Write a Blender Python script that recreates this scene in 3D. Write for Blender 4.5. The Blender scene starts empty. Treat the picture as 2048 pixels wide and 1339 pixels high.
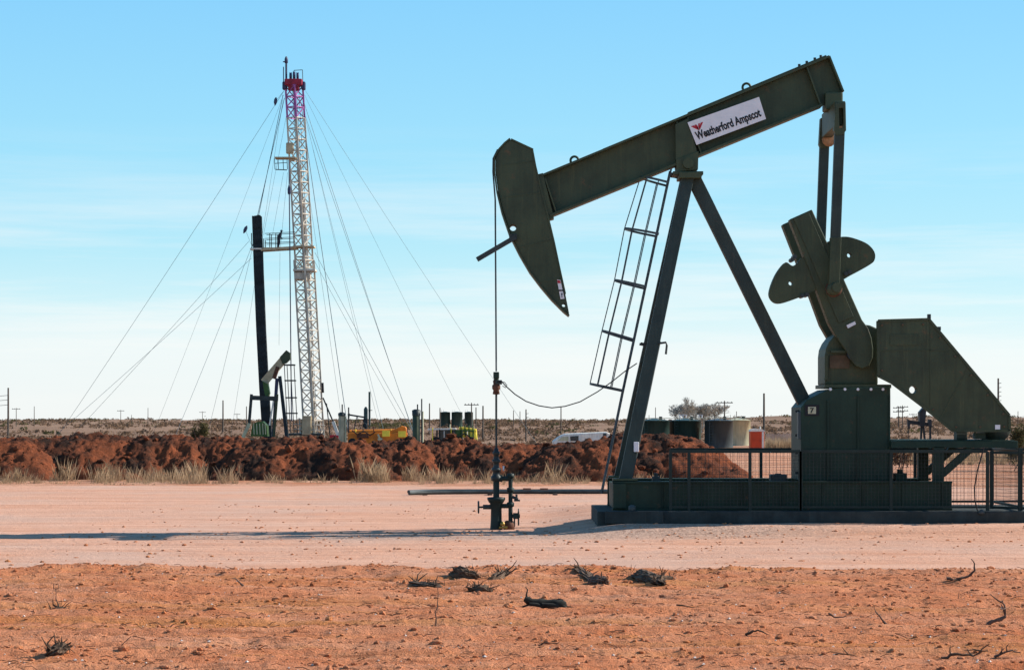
import bpy, bmesh, math, random
import numpy as np
from mathutils import Vector, Matrix
from mathutils.geometry import tessellate_polygon

scene = bpy.context.scene
COL = scene.collection
R = math.radians
F = 4500.0            # focal length in photo pixels
CAM_Z = 2.05
HX, HY = 1024.0, 840.0

def W(px, py, Y):
    return Vector(((px - HX) * Y / F, Y, CAM_Z + (HY - py) * Y / F))

# ------------------------------------------------------------------ noise
def _hash(ix, iy, seed):
    h = (ix.astype(np.int64) * 374761393 + iy.astype(np.int64) * 668265263 + seed * 1442695041) & 0xffffffff
    h = ((h ^ (h >> 13)) * 1274126177) & 0xffffffff
    return ((h ^ (h >> 16)) & 0xffffff) / float(0xffffff)

def vnoise(x, y, seed=0):
    x = np.asarray(x, float); y = np.asarray(y, float)
    ix = np.floor(x); iy = np.floor(y)
    fx = x - ix; fy = y - iy
    fx = fx * fx * fx * (fx * (fx * 6 - 15) + 10); fy = fy * fy * fy * (fy * (fy * 6 - 15) + 10)
    a = _hash(ix, iy, seed); b = _hash(ix + 1, iy, seed)
    c = _hash(ix, iy + 1, seed); d = _hash(ix + 1, iy + 1, seed)
    return (a * (1 - fx) + b * fx) * (1 - fy) + (c * (1 - fx) + d * fx) * fy

def fbm(x, y, seed=0, octv=4):
    x = np.asarray(x, float); y = np.asarray(y, float)
    s = 0.0; a = 0.5; t = 0.0
    for o in range(octv):
        s = s + a * vnoise(x * 2 ** o + 17.3 * o, y * 2 ** o - 9.1 * o, seed + o)
        t += a; a *= 0.5
    return s / t

def sst(x, a, b):
    t = np.clip((np.asarray(x, float) - a) / (b - a), 0, 1)
    return t * t * (3 - 2 * t)

# ------------------------------------------------------------------ terrain height
def bank_y(x):
    return 33.9 + 0.35 * (fbm(np.asarray(x, float) * 2.1, 0 * np.asarray(x, float) + 5.1, 73, 3) - 0.5) + 0.5 * (fbm(np.asarray(x, float) * 0.35, 0 * np.asarray(x, float) + 3.1, 71, 3) - 0.5)

def far_y(x):
    return 77.0 + 5.0 * (fbm(np.asarray(x, float) * 0.12, 0 * np.asarray(x, float) + 7.7, 72, 3) - 0.5)

def g_base(x, y):
    z = np.interp(y, [0, 100, 220, 350, 600, 1500, 3000, 9000], [-.2, -.2, -.85, -.55, .35, 1.2, 2.0, 1.6])
    z = z + 0.2 * sst(x, 0.4, 2.4) * sst(y, 43.0, 44.4) * (1 - sst(y, 54, 60))
    amp = np.interp(y, [110, 250, 600, 1500, 3000, 9000], [0, .5, 1.2, 3.0, 6.0, 8.0])
    z = z + (fbm(x / (30 + y * .05), y / (40 + y * .1), 5, 4) - 0.5) * amp
    z = z + 4.2 * np.exp(-((x - 214) / 60) ** 2 - ((y - 1750) / 260) ** 2)
    z = z + 3.0 * np.exp(-((x - 330) / 40) ** 2 - ((y - 1650) / 260) ** 2)
    return z

def g_soil(x, y):
    """tilled sandy soil of the foreground"""
    x = np.asarray(x, float); y = np.asarray(y, float)
    by = bank_y(x)
    m = 1 - sst(y, by - 0.35, by + 0.15)
    z = 0.075 * np.exp(-((y - (by - 0.75)) / 0.55) ** 2) * (0.2 + 1.4 * fbm(x * 0.9, y * 0.5, 31, 3))
    z = z + 0.030 * np.sin(2 * math.pi * y / 1.15 + 2.2 * fbm(x * .15, y * .3, 33, 2)) * sst(by - y, 0.8, 2.0)
    z = z + 0.016 * np.sin(2 * math.pi * y / .42 + 3 * fbm(x * .2, y * .5, 34, 2)) * (0.2 + fbm(x * .3, y * .6, 36, 2))
    z = z + 0.10 * (fbm(x * .8, y * .8, 35, 3) - .5)
    z = z + 0.055 * (fbm(x * 3.2, y * 3.2, 37, 3) - .5)
    n = fbm(x * 9.0, y * 9.0, 39, 3)
    z = z + 0.05 * np.clip(n - .52, 0, 1)
    # hollows scraped along the bank
    for (hx, hy, rx, ry, d) in HOLES:
        q = np.exp(-(((x - hx) / rx) ** 2 + ((y - hy) / ry) ** 2))
        z = z - d * q
    return z * m

HOLES = []
for (px, py, w_, d_) in ((960, 1172, .30, .10), (1305, 1168, .26, .10), (1195, 1168, .22, .08), (850, 1165, .25, .07), (640, 1160, .3, .05), (1740, 1160, .35, .05)):
    Yh = F * 2.1 / (py - HY)
    HOLES.append(((px - HX) * Yh / F, Yh, w_, .38, d_))

def gz(x, y):
    return float(g_base(np.array([x]), np.array([y]))[0] + g_soil(np.array([x]), np.array([y]))[0])

def G(px, Y, dz=0.0):
    x = (px - HX) * Y / F
    return Vector((x, Y, gz(x, Y) + dz))

# ------------------------------------------------------------------ materials
def nodes_of(name):
    m = bpy.data.materials.new(name); m.use_nodes = True
    nt = m.node_tree; nt.nodes.clear()
    out = nt.nodes.new('ShaderNodeOutputMaterial')
    bs = nt.nodes.new('ShaderNodeBsdfPrincipled')
    nt.links.new(bs.outputs[0], out.inputs[0])
    return m, nt, bs, out

def N(nt, typ, **kw):
    n = nt.nodes.new(typ)
    for k, v in kw.items():
        if k in n.inputs: n.inputs[k].default_value = v
        else: setattr(n, k, v)
    return n

def coords(nt, scale=(1, 1, 1), kind='Object'):
    tc = nt.nodes.new('ShaderNodeTexCoord'); mp = nt.nodes.new('ShaderNodeMapping')
    mp.inputs['Scale'].default_value = scale
    nt.links.new(tc.outputs[kind], mp.inputs[0])
    return mp.outputs[0]

def noise(nt, vec, scale, detail=4, rough=.6, lo=.35, hi=.65):
    n = N(nt, 'ShaderNodeTexNoise', Scale=scale, Detail=detail, Roughness=rough)
    nt.links.new(vec, n.inputs['Vector'])
    mr = N(nt, 'ShaderNodeMapRange'); mr.inputs[1].default_value = lo; mr.inputs[2].default_value = hi
    nt.links.new(n.outputs[0], mr.inputs[0])
    return mr.outputs[0]

def mixc(nt, fac, a, b):
    m = nt.nodes.new('ShaderNodeMix'); m.data_type = 'RGBA'
    for sock, v in ((m.inputs[0], fac), (m.inputs[6], a), (m.inputs[7], b)):
        if isinstance(v, (int, float)): sock.default_value = v
        elif isinstance(v, tuple): sock.default_value = (*v[:3], 1)
        else: nt.links.new(v, sock)
    return m.outputs[2]

def mathn(nt, op, a, b=0.0):
    m = nt.nodes.new('ShaderNodeMath'); m.operation = op
    for s, v in ((m.inputs[0], a), (m.inputs[1], b)):
        if isinstance(v, (int, float)): s.default_value = v
        else: nt.links.new(v, s)
    return m.outputs[0]

def bump(nt, bs, h, strength, dist):
    b = N(nt, 'ShaderNodeBump', Strength=strength, Distance=dist)
    nt.links.new(h, b.inputs['Height']); nt.links.new(b.outputs[0], bs.inputs['Normal'])

def simple(name, col, rough=.6, metal=0.0, vary=.25, scale=3.0, spot=None, spot_amt=.0, streak=False, spec=.3):
    m, nt, bs, out = nodes_of(name)
    v = coords(nt)
    d = tuple(c * (1 - vary) for c in col); l = tuple(min(1, c * (1 + vary)) for c in col)
    c = mixc(nt, noise(nt, v, scale), d, l)
    if streak:
        vs = coords(nt, (2.2, 2.2, .22))
        c = mixc(nt, mathn(nt, 'MULTIPLY', noise(nt, vs, 2.5, 5, .65, .48, .74), .65), c, tuple(x * .45 for x in col))
        vs2 = coords(nt, (6, 6, .35))
        c = mixc(nt, mathn(nt, 'MULTIPLY', noise(nt, vs2, 2.0, 4, .6, .58, .74), .5), c, (col[0] * 2.1, col[1] * 1.7, col[2] * 1.5))
        c = mixc(nt, mathn(nt, 'MULTIPLY', noise(nt, v, .7, 3, .5, .45, .75), .45), c, (col[0] * 1.5, col[1] * 1.25, col[2] * 1.0))
    if spot:
        c = mixc(nt, mathn(nt, 'MULTIPLY', noise(nt, v, scale * 2.3, 6, .7, .62 - spot_amt * .1, .72), min(1, .4 + spot_amt)), c, spot)
    nt.links.new(c, bs.inputs['Base Color'])
    bs.inputs['Roughness'].default_value = rough; bs.inputs['Metallic'].default_value = metal
    bs.inputs['Specular IOR Level'].default_value = spec
    bump(nt, bs, noise(nt, v, scale * 6, 3), .15, .01)
    return m

M = {}
RUST = (.16, .062, .03)
M['olive'] = simple('olive_green_paint', (.042, .056, .029), .55, 0, .22, 1.6, (.13, .065, .030), .22, True)
M['green'] = simple('dark_green_paint', (.013, .033, .021), .6, 0, .2, 2.0, RUST, .04, True)
M['bluegreen'] = simple('blue_green_paint', (.028, .042, .037), .6, 0, .22, 2.0, (.10, .055, .035), .05, True)
M['steel'] = simple('dark_steel', (.035, .042, .042), .5, .3, .3, 4)
M['wire'] = simple('wire_rope', (.06, .075, .085), .55, .3, .2, 6)
M['guy'] = simple('guy_wire_steel', (.10, .145, .17), .5, .2, .2, 6)
M['rust'] = simple('rusty_steel', (.10, .042, .026), .85, 0, .4, 5)
M['paleRust'] = simple('pale_rusty_casting', (.38, .22, .12), .8, 0, .35, 6)
M['sign'] = simple('sign_white', (.72, .70, .72), .5, 0, .05, 5)
M['ink'] = simple('ink_black', (.012, .012, .016), .6, 0, .1, 5)
M['red'] = simple('logo_red', (.42, .02, .035), .6, 0, .1, 5)
M['white'] = simple('white_paint', (.66, .65, .60), .5, 0, .1, 2.5, (.34, .2, .12), .15, True)
M['pale'] = simple('pale_mast_paint', (.47, .42, .35), .55, 0, .25, 1.2, (.22, .13, .08), .45)
M['redpaint'] = simple('red_mast_paint', (.25, .014, .035), .55, 0, .3, 1.2)
M['magenta'] = simple('faded_red_mast_paint', (.34, .10, .30), .55, 0, .3, 1.0)
M['navy'] = simple('dark_blue_steel', (.030, .035, .085), .5, 0, .3, 1.5)
M['tubing'] = simple('dark_tubing_steel', (.018, .024, .03), .5, .3, .4, 2)
M['concrete'] = simple('shade_dark_stained_concrete', (.032, .040, .040), .9, 0, .3, 3, (.03, .03, .03), .2, True)  # base colour darkened to hold the slab's shade; streaks and spots are stains
M['tankgreen'] = simple('tank_green_paint', (.028, .055, .050), .5, 0, .15, .8, None, 0, True)
M['tankgrey'] = simple('tank_grey_green_paint', (.045, .060, .066), .5, 0, .15, .8, None, 0, True)
M['tankpale'] = simple('tank_cream_paint', (.46, .45, .31), .5, 0, .1, .8, None, 0, True)
M['reddoor'] = simple('red_orange_plastic', (.50, .050, .012), .5, 0, .12, 1.5)
M['orange'] = simple('orange_plastic', (.60, .085, .02), .5, 0, .1, 1.5)
M['oranyellow'] = simple('orange_yellow_machine_paint', (.52, .155, .012), .5, 0, .25, 1.5, (.3, .1, .03), .3)
M['yellow'] = simple('yellow_paint', (.85, .66, .07), .5, 0, .08, 2)
M['limegreen'] = simple('green_machine_paint', (.045, .10, .022), .5, 0, .3, 1.5)
M['tan'] = simple('tan_faded_paint', (.42, .33, .21), .6, 0, .2, 1.5)
M['fence'] = simple('fence_green_paint', (.012, .024, .021), .6, 0, .2, 3)
M['oldrust'] = simple('rust_stained_green_paint', (.085, .058, .034), .8, 0, .35, 3)
M['ladder'] = simple('grey_ladder_steel', (.055, .068, .075), .5, .2, .3, 4)
M['black'] = simple('black_rubber', (.015, .016, .018), .8, 0, .2, 4)
M['glass'] = simple('dark_glass', (.02, .025, .03), .1, 0, .1, 4, spec=.5)
M['wood'] = simple('weathered_wood_pole', (.10, .08, .065), .9, 0, .3, 3)
M['pebble'] = simple('pale_pebble', (.62, .52, .45), .9, 0, .2, 9)
M['twig'] = simple('grey_brown_twig', (.12, .075, .055), .95, 0, .4, 9)
M['twigdark'] = simple('dark_root_wood', (.090, .055, .034), .95, 0, .5, 12)
M['char'] = simple('black_charred_wood', (.022, .022, .017), .95, 0, .5, 14)
M['twigpale'] = simple('bleached_stem', (.55, .42, .32), .9, 0, .2, 9)
M['bark'] = simple('pale_bark', (.46, .40, .33), .9, 0, .3, 2)
M['skin'] = simple('skin', (.42, .25, .18), .6, 0, .05, 9)
M['coverall'] = simple('navy_coverall', (.015, .022, .04), .9, 0, .15, 5)
M['hat'] = simple('hard_hat_dark', (.03, .035, .06), .4, 0, .05, 5)
M['gauge'] = simple('brass_fitting', (.28, .19, .05), .4, .5, .2, 8)
M['boards'] = simple('bleached_fence_board', (.50, .37, .28), .9, 0, .25, 1.0)

def leafy(name, c1, c2, trans=.3):
    m = bpy.data.materials.new(name); m.use_nodes = True
    nt = m.node_tree; nt.nodes.clear()
    out = nt.nodes.new('ShaderNodeOutputMaterial')
    v = coords(nt)
    c = mixc(nt, noise(nt, v, .9, 4, .7, .3, .7), c1, c2)
    df = nt.nodes.new('ShaderNodeBsdfDiffuse'); tr = nt.nodes.new('ShaderNodeBsdfTranslucent')
    nt.links.new(c, df.inputs[0]); nt.links.new(c, tr.inputs[0])
    mx = nt.nodes.new('ShaderNodeMixShader'); mx.inputs[0].default_value = trans
    nt.links.new(df.outputs[0], mx.inputs[1]); nt.links.new(tr.outputs[0], mx.inputs[2])
    nt.links.new(mx.outputs[0], out.inputs[0])
    return m
M['grass'] = leafy('dry_grass_blades', (.25, .165, .095), (.47, .34, .215), .35)
M['scrub'] = leafy('desert_scrub', (.10, .062, .042), (.24, .155, .10), .25)
M['scrubgreen'] = leafy('green_scrub', (.05, .052, .028), (.14, .12, .055), .25)
M['litter'] = leafy('plant_litter', (.09, .045, .030), (.26, .13, .08), .1)

def soil_mat():
    m, nt, bs, out = nodes_of('red_sandy_ground')
    v = coords(nt)
    sep = nt.nodes.new('ShaderNodeSeparateXYZ'); nt.links.new(v, sep.inputs[0])
    y = sep.outputs[1]; x = sep.outputs[0]
    big = N(nt, 'ShaderNodeTexNoise', Scale=.05, Detail=5, Roughness=.6); nt.links.new(v, big.inputs['Vector'])
    # foreground soil
    a = mixc(nt, noise(nt, v, 1.3, 6, .65, .3, .7), (.47, .148, .060), (.63, .255, .125))
    vs = coords(nt, (.25, 1.4, 1))
    a = mixc(nt, mathn(nt, 'MULTIPLY', noise(nt, vs, 1.1, 4, .6, .45, .75), .6), a, (.57, .31, .195))
    vs3 = coords(nt, (.12, 2.2, 1))
    a = mixc(nt, mathn(nt, 'MULTIPLY', noise(nt, vs3, .9, 5, .65, .50, .72), .7), a, (.47, .180, .040))
    vs4 = coords(nt, (.6, 5.0, 1))
    a = mixc(nt, mathn(nt, 'MULTIPLY', noise(nt, vs4, 2.0, 5, .7, .53, .68), .75), a, (.25, .080, .034))
    a = mixc(nt, mathn(nt, 'MULTIPLY', noise(nt, v, 24, 3, .6, .55, .72), .6), a, (.22, .085, .042))
    a = mixc(nt, mathn(nt, 'MULTIPLY', noise(nt, v, 38, 2, .5, .66, .74), .7), a, (.66, .42, .30))
    # sandy verge and pale work yard
    b = mixc(nt, noise(nt, v, .35, 6, .65, .35, .65), (.45, .175, .085), (.57, .32, .21))
    # scrub plain
    vf = coords(nt, (.03, .012, 1))
    c = mixc(nt, noise(nt, vf, 1.0, 6, .7, .35, .65), (.17, .100, .064), (.30, .185, .120))
    c = mixc(nt, mathn(nt, 'MULTIPLY', noise(nt, vf, 4.0, 5, .7, .52, .66), .6), c, (.095, .060, .038))
    fx = N(nt, 'ShaderNodeMapRange'); fx.inputs[1].default_value = 8; fx.inputs[2].default_value = 26; fx.inputs[3].default_value = 105; fx.inputs[4].default_value = 0
    nt.links.new(x, fx.inputs[0])
    yy = mathn(nt, 'ADD', mathn(nt, 'ADD', y, fx.outputs[0]), mathn(nt, 'MULTIPLY', mathn(nt, 'SUBTRACT', big.outputs[0], .5), 40))
    f1 = N(nt, 'ShaderNodeMapRange'); f1.inputs[1].default_value = 36; f1.inputs[2].default_value = 60
    nt.links.new(y, f1.inputs[0])
    f2 = N(nt, 'ShaderNodeMapRange'); f2.inputs[1].default_value = 210; f2.inputs[2].default_value = 290
    nt.links.new(yy, f2.inputs[0])
    col = mixc(nt, f2.outputs[0], mixc(nt, f1.outputs[0], a, b), c)
    nt.links.new(col, bs.inputs['Base Color'])
    bs.inputs['Roughness'].default_value = .95; bs.inputs['Specular IOR Level'].default_value = .1
    h = mathn(nt, 'ADD', noise(nt, v, 14, 6, .7, .3, .7), mathn(nt, 'MULTIPLY', noise(nt, v, 55, 3, .6, .4, .7), .5))
    bump(nt, bs, h, .8, .03)
    return m
M['soil'] = soil_mat()

def pad_mat():
    m, nt, bs, out = nodes_of('pale_caliche')
    v = coords(nt); vs = coords(nt, (.12, 1.7, 1)); vs2 = coords(nt, (.35, 5.0, 1))
    c = mixc(nt, noise(nt, vs, .9, 6, .65, .35, .65), (.52, .250, .150), (.62, .355, .245))
    c = mixc(nt, mathn(nt, 'MULTIPLY', noise(nt, v, .22, 4, .55, .42, .68), .6), c, (.50, .345, .27))
    c = mixc(nt, mathn(nt, 'MULTIPLY', noise(nt, vs2, 1.2, 5, .7, .54, .70), .62), c, (.33, .150, .085))
    vs3 = coords(nt, (.05, 2.6, 1))
    c = mixc(nt, mathn(nt, 'MULTIPLY', noise(nt, vs3, 1.1, 5, .6, .55, .70), .5), c, (.42, .255, .185))
    c = mixc(nt, mathn(nt, 'MULTIPLY', noise(nt, v, .55, 6, .7, .60, .74), .5), c, (.37, .235, .18))
    c = mixc(nt, mathn(nt, 'MULTIPLY', noise(nt, v, 9, 5, .7, .58, .75), .4), c, (.30, .16, .11))
    c = mixc(nt, mathn(nt, 'MULTIPLY', noise(nt, v, 26, 2, .5, .62, .72), .5), c, (.66, .48, .39))
    # gravelly grey apron about the well
    tc = nt.nodes.new('ShaderNodeTexCoord'); mp = nt.nodes.new('ShaderNodeMapping'); mp.vector_type = 'TEXTURE'
    mp.inputs['Location'].default_value = (-1.5, 43.6, 0); mp.inputs['Scale'].default_value = (8.0, 1.5, 5)
    nt.links.new(tc.outputs['Object'], mp.inputs[0])
    ln = nt.nodes.new('ShaderNodeVectorMath'); ln.operation = 'LENGTH'; nt.links.new(mp.outputs[0], ln.inputs[0])
    g = N(nt, 'ShaderNodeMapRange'); g.inputs[1].default_value = 1.15; g.inputs[2].default_value = .7
    nt.links.new(mathn(nt, 'ADD', ln.outputs['Value'], mathn(nt, 'MULTIPLY', mathn(nt, 'SUBTRACT', noise(nt, v, 3, 5, .7, .2, .8), .5), .6)), g.inputs[0])
    grav = mixc(nt, noise(nt, v, 16, 3, .7, .4, .6), (.16, .11, .085), (.50, .36, .28))
    c = mixc(nt, mathn(nt, 'MULTIPLY', g.outputs[0], .62), c, grav)
    nt.links.new(c, bs.inputs['Base Color'])
    bs.inputs['Roughness'].default_value = .95; bs.inputs['Specular IOR Level'].default_value = .1
    h = mathn(nt, 'ADD', noise(nt, v, 11, 6, .7, .3, .7), mathn(nt, 'MULTIPLY', noise(nt, vs2, 1.5, 5, .7, .35, .7), 1.0))
    bump(nt, bs, h, .6, .025)
    return m
M['pad'] = pad_mat()

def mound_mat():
    m, nt, bs, out = nodes_of('shade_dark_red_spoil')
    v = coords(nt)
    c = mixc(nt, noise(nt, v, .40, 8, .80, .42, .68), (.033, .019, .014), (.31, .086, .034))  # darker patches imitate shade on the bank, spread at random over the red soil
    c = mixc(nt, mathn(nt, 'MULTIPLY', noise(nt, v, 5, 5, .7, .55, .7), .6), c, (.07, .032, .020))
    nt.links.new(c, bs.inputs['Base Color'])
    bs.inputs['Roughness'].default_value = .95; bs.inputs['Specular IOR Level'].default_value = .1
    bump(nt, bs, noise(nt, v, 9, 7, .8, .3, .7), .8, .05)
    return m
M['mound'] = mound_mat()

# ------------------------------------------------------------------ object helpers
def tag(o, label=None, cat=None, group=None, kind=None):
    if label: o['label'] = label
    if cat: o['category'] = cat
    if group: o['group'] = group
    if kind: o['kind'] = kind
    return o

ORG = {}
def thing(name, label, cat, loc, group=None):
    o = bpy.data.objects.new(name, None); o.empty_display_size = .2
    COL.objects.link(o); o.location = loc; ORG[o] = Vector(loc)
    return tag(o, label, cat, group)

class MB:
    def __init__(s): s.v = []; s.f = []; s.sm = []
    def add(s, vs, fs, smooth=False):
        b = len(s.v); s.v += [tuple(p) for p in vs]
        for f in fs: s.f.append(tuple(i + b for i in f)); s.sm.append(smooth)
        return s
    def box(s, c, d, rot=None):
        c = Vector(c); hx, hy, hz = d[0] / 2, d[1] / 2, d[2] / 2
        P = [Vector((sx * hx, sy * hy, sz * hz)) for sx in (-1, 1) for sy in (-1, 1) for sz in (-1, 1)]
        if rot: P = [rot @ p for p in P]
        return s.add([c + p for p in P], [(0, 1, 3, 2), (4, 6, 7, 5), (0, 4, 5, 1), (2, 3, 7, 6), (0, 2, 6, 4), (1, 5, 7, 3)])
    def bar(s, p0, p1, a, b, ref=(0, 1, 0)):
        """rectangular bar, b along ref, a across"""
        p0 = Vector(p0); p1 = Vector(p1); d = (p1 - p0).normalized(); r = Vector(ref)
        r = r - d * r.dot(d)
        if r.length < 1e-4: r = Vector((1, 0, 0)) - d * d.x
        r.normalize(); q = d.cross(r)
        P = []
        for p in (p0, p1):
            for (i, j) in ((-1, -1), (1, -1), (1, 1), (-1, 1)): P.append(p + q * (a / 2 * i) + r * (b / 2 * j))
        return s.add(P, [(3, 2, 1, 0), (4, 5, 6, 7), (0, 1, 5, 4), (1, 2, 6, 5), (2, 3, 7, 6), (3, 0, 4, 7)])
    def tube(s, p0, p1, r0, r1=None, n=10, caps=True):
        p0 = Vector(p0); p1 = Vector(p1); r1 = r0 if r1 is None else r1
        d = (p1 - p0).normalized(); r = Vector((0, 0, 1)) if abs(d.z) < .9 else Vector((1, 0, 0))
        u = d.cross(r).normalized(); w = d.cross(u)
        P = []
        for p, rr in ((p0, r0), (p1, r1)):
            for i in range(n):
                t = 2 * math.pi * i / n; P.append(p + (u * math.cos(t) + w * math.sin(t)) * rr)
        s.add(P, [(i, (i + 1) % n, n + (i + 1) % n, n + i) for i in range(n)], True)
        if caps:
            s.add(P[:n], [tuple(range(n - 1, -1, -1))]); s.add(P[n:], [tuple(range(n))])
        return s
    def path(s, pts, r, n=6, rs=None):
        pts = [Vector(p) for p in pts]; P = []; m = len(pts); u = None
        for k, p in enumerate(pts):
            d = (pts[min(k + 1, m - 1)] - pts[max(k - 1, 0)]).normalized()
            if u is None:
                ref = Vector((0, 0, 1)) if abs(d.z) < .9 else Vector((1, 0, 0)); u = d.cross(ref).normalized()
            u = (u - d * u.dot(d)).normalized(); w = d.cross(u); rr = rs[k] if rs else r
            for i in range(n):
                t = 2 * math.pi * i / n; P.append(p + (u * math.cos(t) + w * math.sin(t)) * rr)
        fs = [(k * n + i, k * n + (i + 1) % n, (k + 1) * n + (i + 1) % n, (k + 1) * n + i) for k in range(m - 1) for i in range(n)]
        s.add(P, fs, True)
        s.add(P[:n], [tuple(range(n - 1, -1, -1))]); s.add(P[-n:], [tuple(range(n))])
        return s
    def lathe(s, c, prof, n=20, axis='z', smooth=True):
        """prof: list of (r, h)"""
        c = Vector(c); P = []
        for (r, h) in prof:
            for i in range(n):
                t = 2 * math.pi * i / n; a, b = r * math.cos(t), r * math.sin(t)
                P.append(c + (Vector((a, b, h)) if axis == 'z' else Vector((a, h, -b)) if axis == 'y' else Vector((h, a, b))))
        m = len(prof)
        s.add(P, [(k * n + i, k * n + (i + 1) % n, (k + 1) * n + (i + 1) % n, (k + 1) * n + i) for k in range(m - 1) for i in range(n)], smooth)
        s.add(P[:n], [tuple(range(n - 1, -1, -1))]); s.add(P[-n:], [tuple(range(n))])
        return s
    def torus(s, c, R_, r, axis='y', n=20, k=8):
        c = Vector(c); P = []
        for i in range(n):
            t = 2 * math.pi * i / n
            for j in range(k):
                q = 2 * math.pi * j / k; rr = R_ + r * math.cos(q); h = r * math.sin(q)
                a, b = rr * math.cos(t), rr * math.sin(t)
                P.append(c + (Vector((a, h, b)) if axis == 'y' else Vector((a, b, h)) if axis == 'z' else Vector((h, a, b))))
        return s.add(P, [(i * k + j, ((i + 1) % n) * k + j, ((i + 1) % n) * k + (j + 1) % k, i * k + (j + 1) % k) for i in range(n) for j in range(k)], True)
    def prism(s, poly, y0, y1, holes=()):
        """poly: (x,z) outline extruded in y"""
        loops = [list(poly)] + [list(h) for h in holes]
        flat = [p for lp in loops for p in lp]
        tris = tessellate_polygon([[Vector((p[0], p[1], 0)) for p in lp] for lp in loops])
        n = len(flat)
        P = [Vector((p[0], y0, p[1])) for p in flat] + [Vector((p[0], y1, p[1])) for p in flat]
        fs = []
        for t in tris:
            a, b, c = (Vector((flat[i][0], flat[i][1])) for i in t)
            ccw = (b - a).cross(c - a) > 0
            t = tuple(t) if ccw else tuple(reversed(t))
            fs.append(t); fs.append(tuple(n + i for i in reversed(t)))
        off = 0
        for k, lp in enumerate(loops):
            m = len(lp)
            area = sum(lp[i][0] * lp[(i + 1) % m][1] - lp[(i + 1) % m][0] * lp[i][1] for i in range(m))
            flip = (area > 0) != (k > 0)
            for i in range(m):
                j = (i + 1) % m
                q = (off + i, off + j, n + off + j, n + off + i)
                fs.append(tuple(reversed(q)) if flip else q)
            off += m
        return s.add(P, fs)
    def build(s, name, mat, parent=None, bevel=0.0, seg=2, origin=None):
        me = bpy.data.meshes.new(name)
        V = np.array(s.v, float)
        org = Vector(origin) if origin is not None else Vector(((V.min(0) + V.max(0)) / 2).tolist())
        if parent is None and origin is None: org.z = float(V[:, 2].min())
        V = V - np.array(org)
        me.from_pydata(V.tolist(), [], s.f); me.update()
        me.polygons.foreach_set('use_smooth', s.sm)
        me.materials.append(M[mat] if isinstance(mat, str) else mat)
        o = bpy.data.objects.new(name, me); COL.objects.link(o); ORG[o] = org
        if parent is not None:
            o.parent = parent; o.location = org - ORG[parent]
        else: o.location = org
        if bevel:
            b = o.modifiers.new('Bevel', 'BEVEL'); b.width = bevel; b.segments = seg; b.limit_method = 'ANGLE'; b.angle_limit = R(40)
        return o

def outline(pts, Y):
    return [(p.x, p.z) for p in (W(a, b, Y) for a, b in pts)]

def smooth_outline(pts, Y, closed=True, sub=5):
    """Catmull-Rom through pixel points"""
    n = len(pts); out = []
    rng = range(n) if closed else range(n - 1)
    for i in rng:
        p0, p1, p2, p3 = (Vector(pts[(i + k) % n]) if closed else Vector(pts[min(max(i + k, 0), n - 1)]) for k in (-1, 0, 1, 2))
        for j in range(sub):
            t = j / sub
            out.append(tuple(.5 * ((2 * p1) + (p2 - p0) * t + (2 * p0 - 5 * p1 + 4 * p2 - p3) * t * t + (3 * p1 - p0 - 3 * p2 + p3) * t ** 3)))
    if not closed: out.append(tuple(pts[-1]))
    return outline(out, Y)

def circ(px, py, rpx, Y, n=14):
    return outline([(px + rpx * math.cos(2 * math.pi * i / n), py + rpx * math.sin(2 * math.pi * i / n)) for i in range(n)], Y)

def text_mesh(txt, P0, u, v, width, height, mat, name, parent, bold=.02, depth=.006):
    cu = bpy.data.curves.new(name, 'FONT'); cu.body = txt; cu.extrude = .02; cu.offset = bold; cu.resolution_u = 3
    ob = bpy.data.objects.new(name, cu); COL.objects.link(ob)
    bpy.context.view_layer.update()
    me = bpy.data.meshes.new_from_object(ob.evaluated_get(bpy.context.evaluated_depsgraph_get()))
    bpy.data.objects.remove(ob); bpy.data.curves.remove(cu)
    co = np.array([q.co[:] for q in me.vertices])
    x0, x1 = co[:, 0].min(), co[:, 0].max(); y0, y1 = min(0, co[:, 1].min()) if False else co[:, 1].min(), co[:, 1].max()
    nrm = Vector(u).cross(Vector(v)).normalized()
    mb = MB()
    P = [Vector(P0) + Vector(u) * ((c[0] - x0) / (x1 - x0) * width) + Vector(v) * ((c[1] - y0) / (y1 - y0) * height) + nrm * (depth * (c[2] / .02)) for c in co]
    mb.add(P, [tuple(p.vertices) for p in me.polygons])
    bpy.data.meshes.remove(me)
    return mb.build(name, mat, parent)
# ================================================================== SETTING
def grid_mesh(name, X, Y, Z, mat, loc=(0, 0, 0)):
    ny, nx = X.shape
    V = np.stack([X, Y, Z], -1).reshape(-1, 3)
    idx = np.arange(nx * ny).reshape(ny, nx)
    q = np.stack([idx[:-1, :-1], idx[:-1, 1:], idx[1:, 1:], idx[1:, :-1]], -1).reshape(-1, 4)
    me = bpy.data.meshes.new(name)
    me.vertices.add(len(V)); me.vertices.foreach_set('co', V.astype(np.float32).ravel())
    me.loops.add(q.size); me.loops.foreach_set('vertex_index', q.astype(np.int32).ravel())
    me.polygons.add(len(q)); me.polygons.foreach_set('loop_start', np.arange(0, q.size, 4, dtype=np.int32))
    me.polygons.foreach_set('use_smooth', np.ones(len(q), bool))
    me.update(); me.validate()
    me.materials.append(M[mat])
    o = bpy.data.objects.new(name, me); COL.objects.link(o); o.location = loc; ORG[o] = Vector(loc)
    return o

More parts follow.
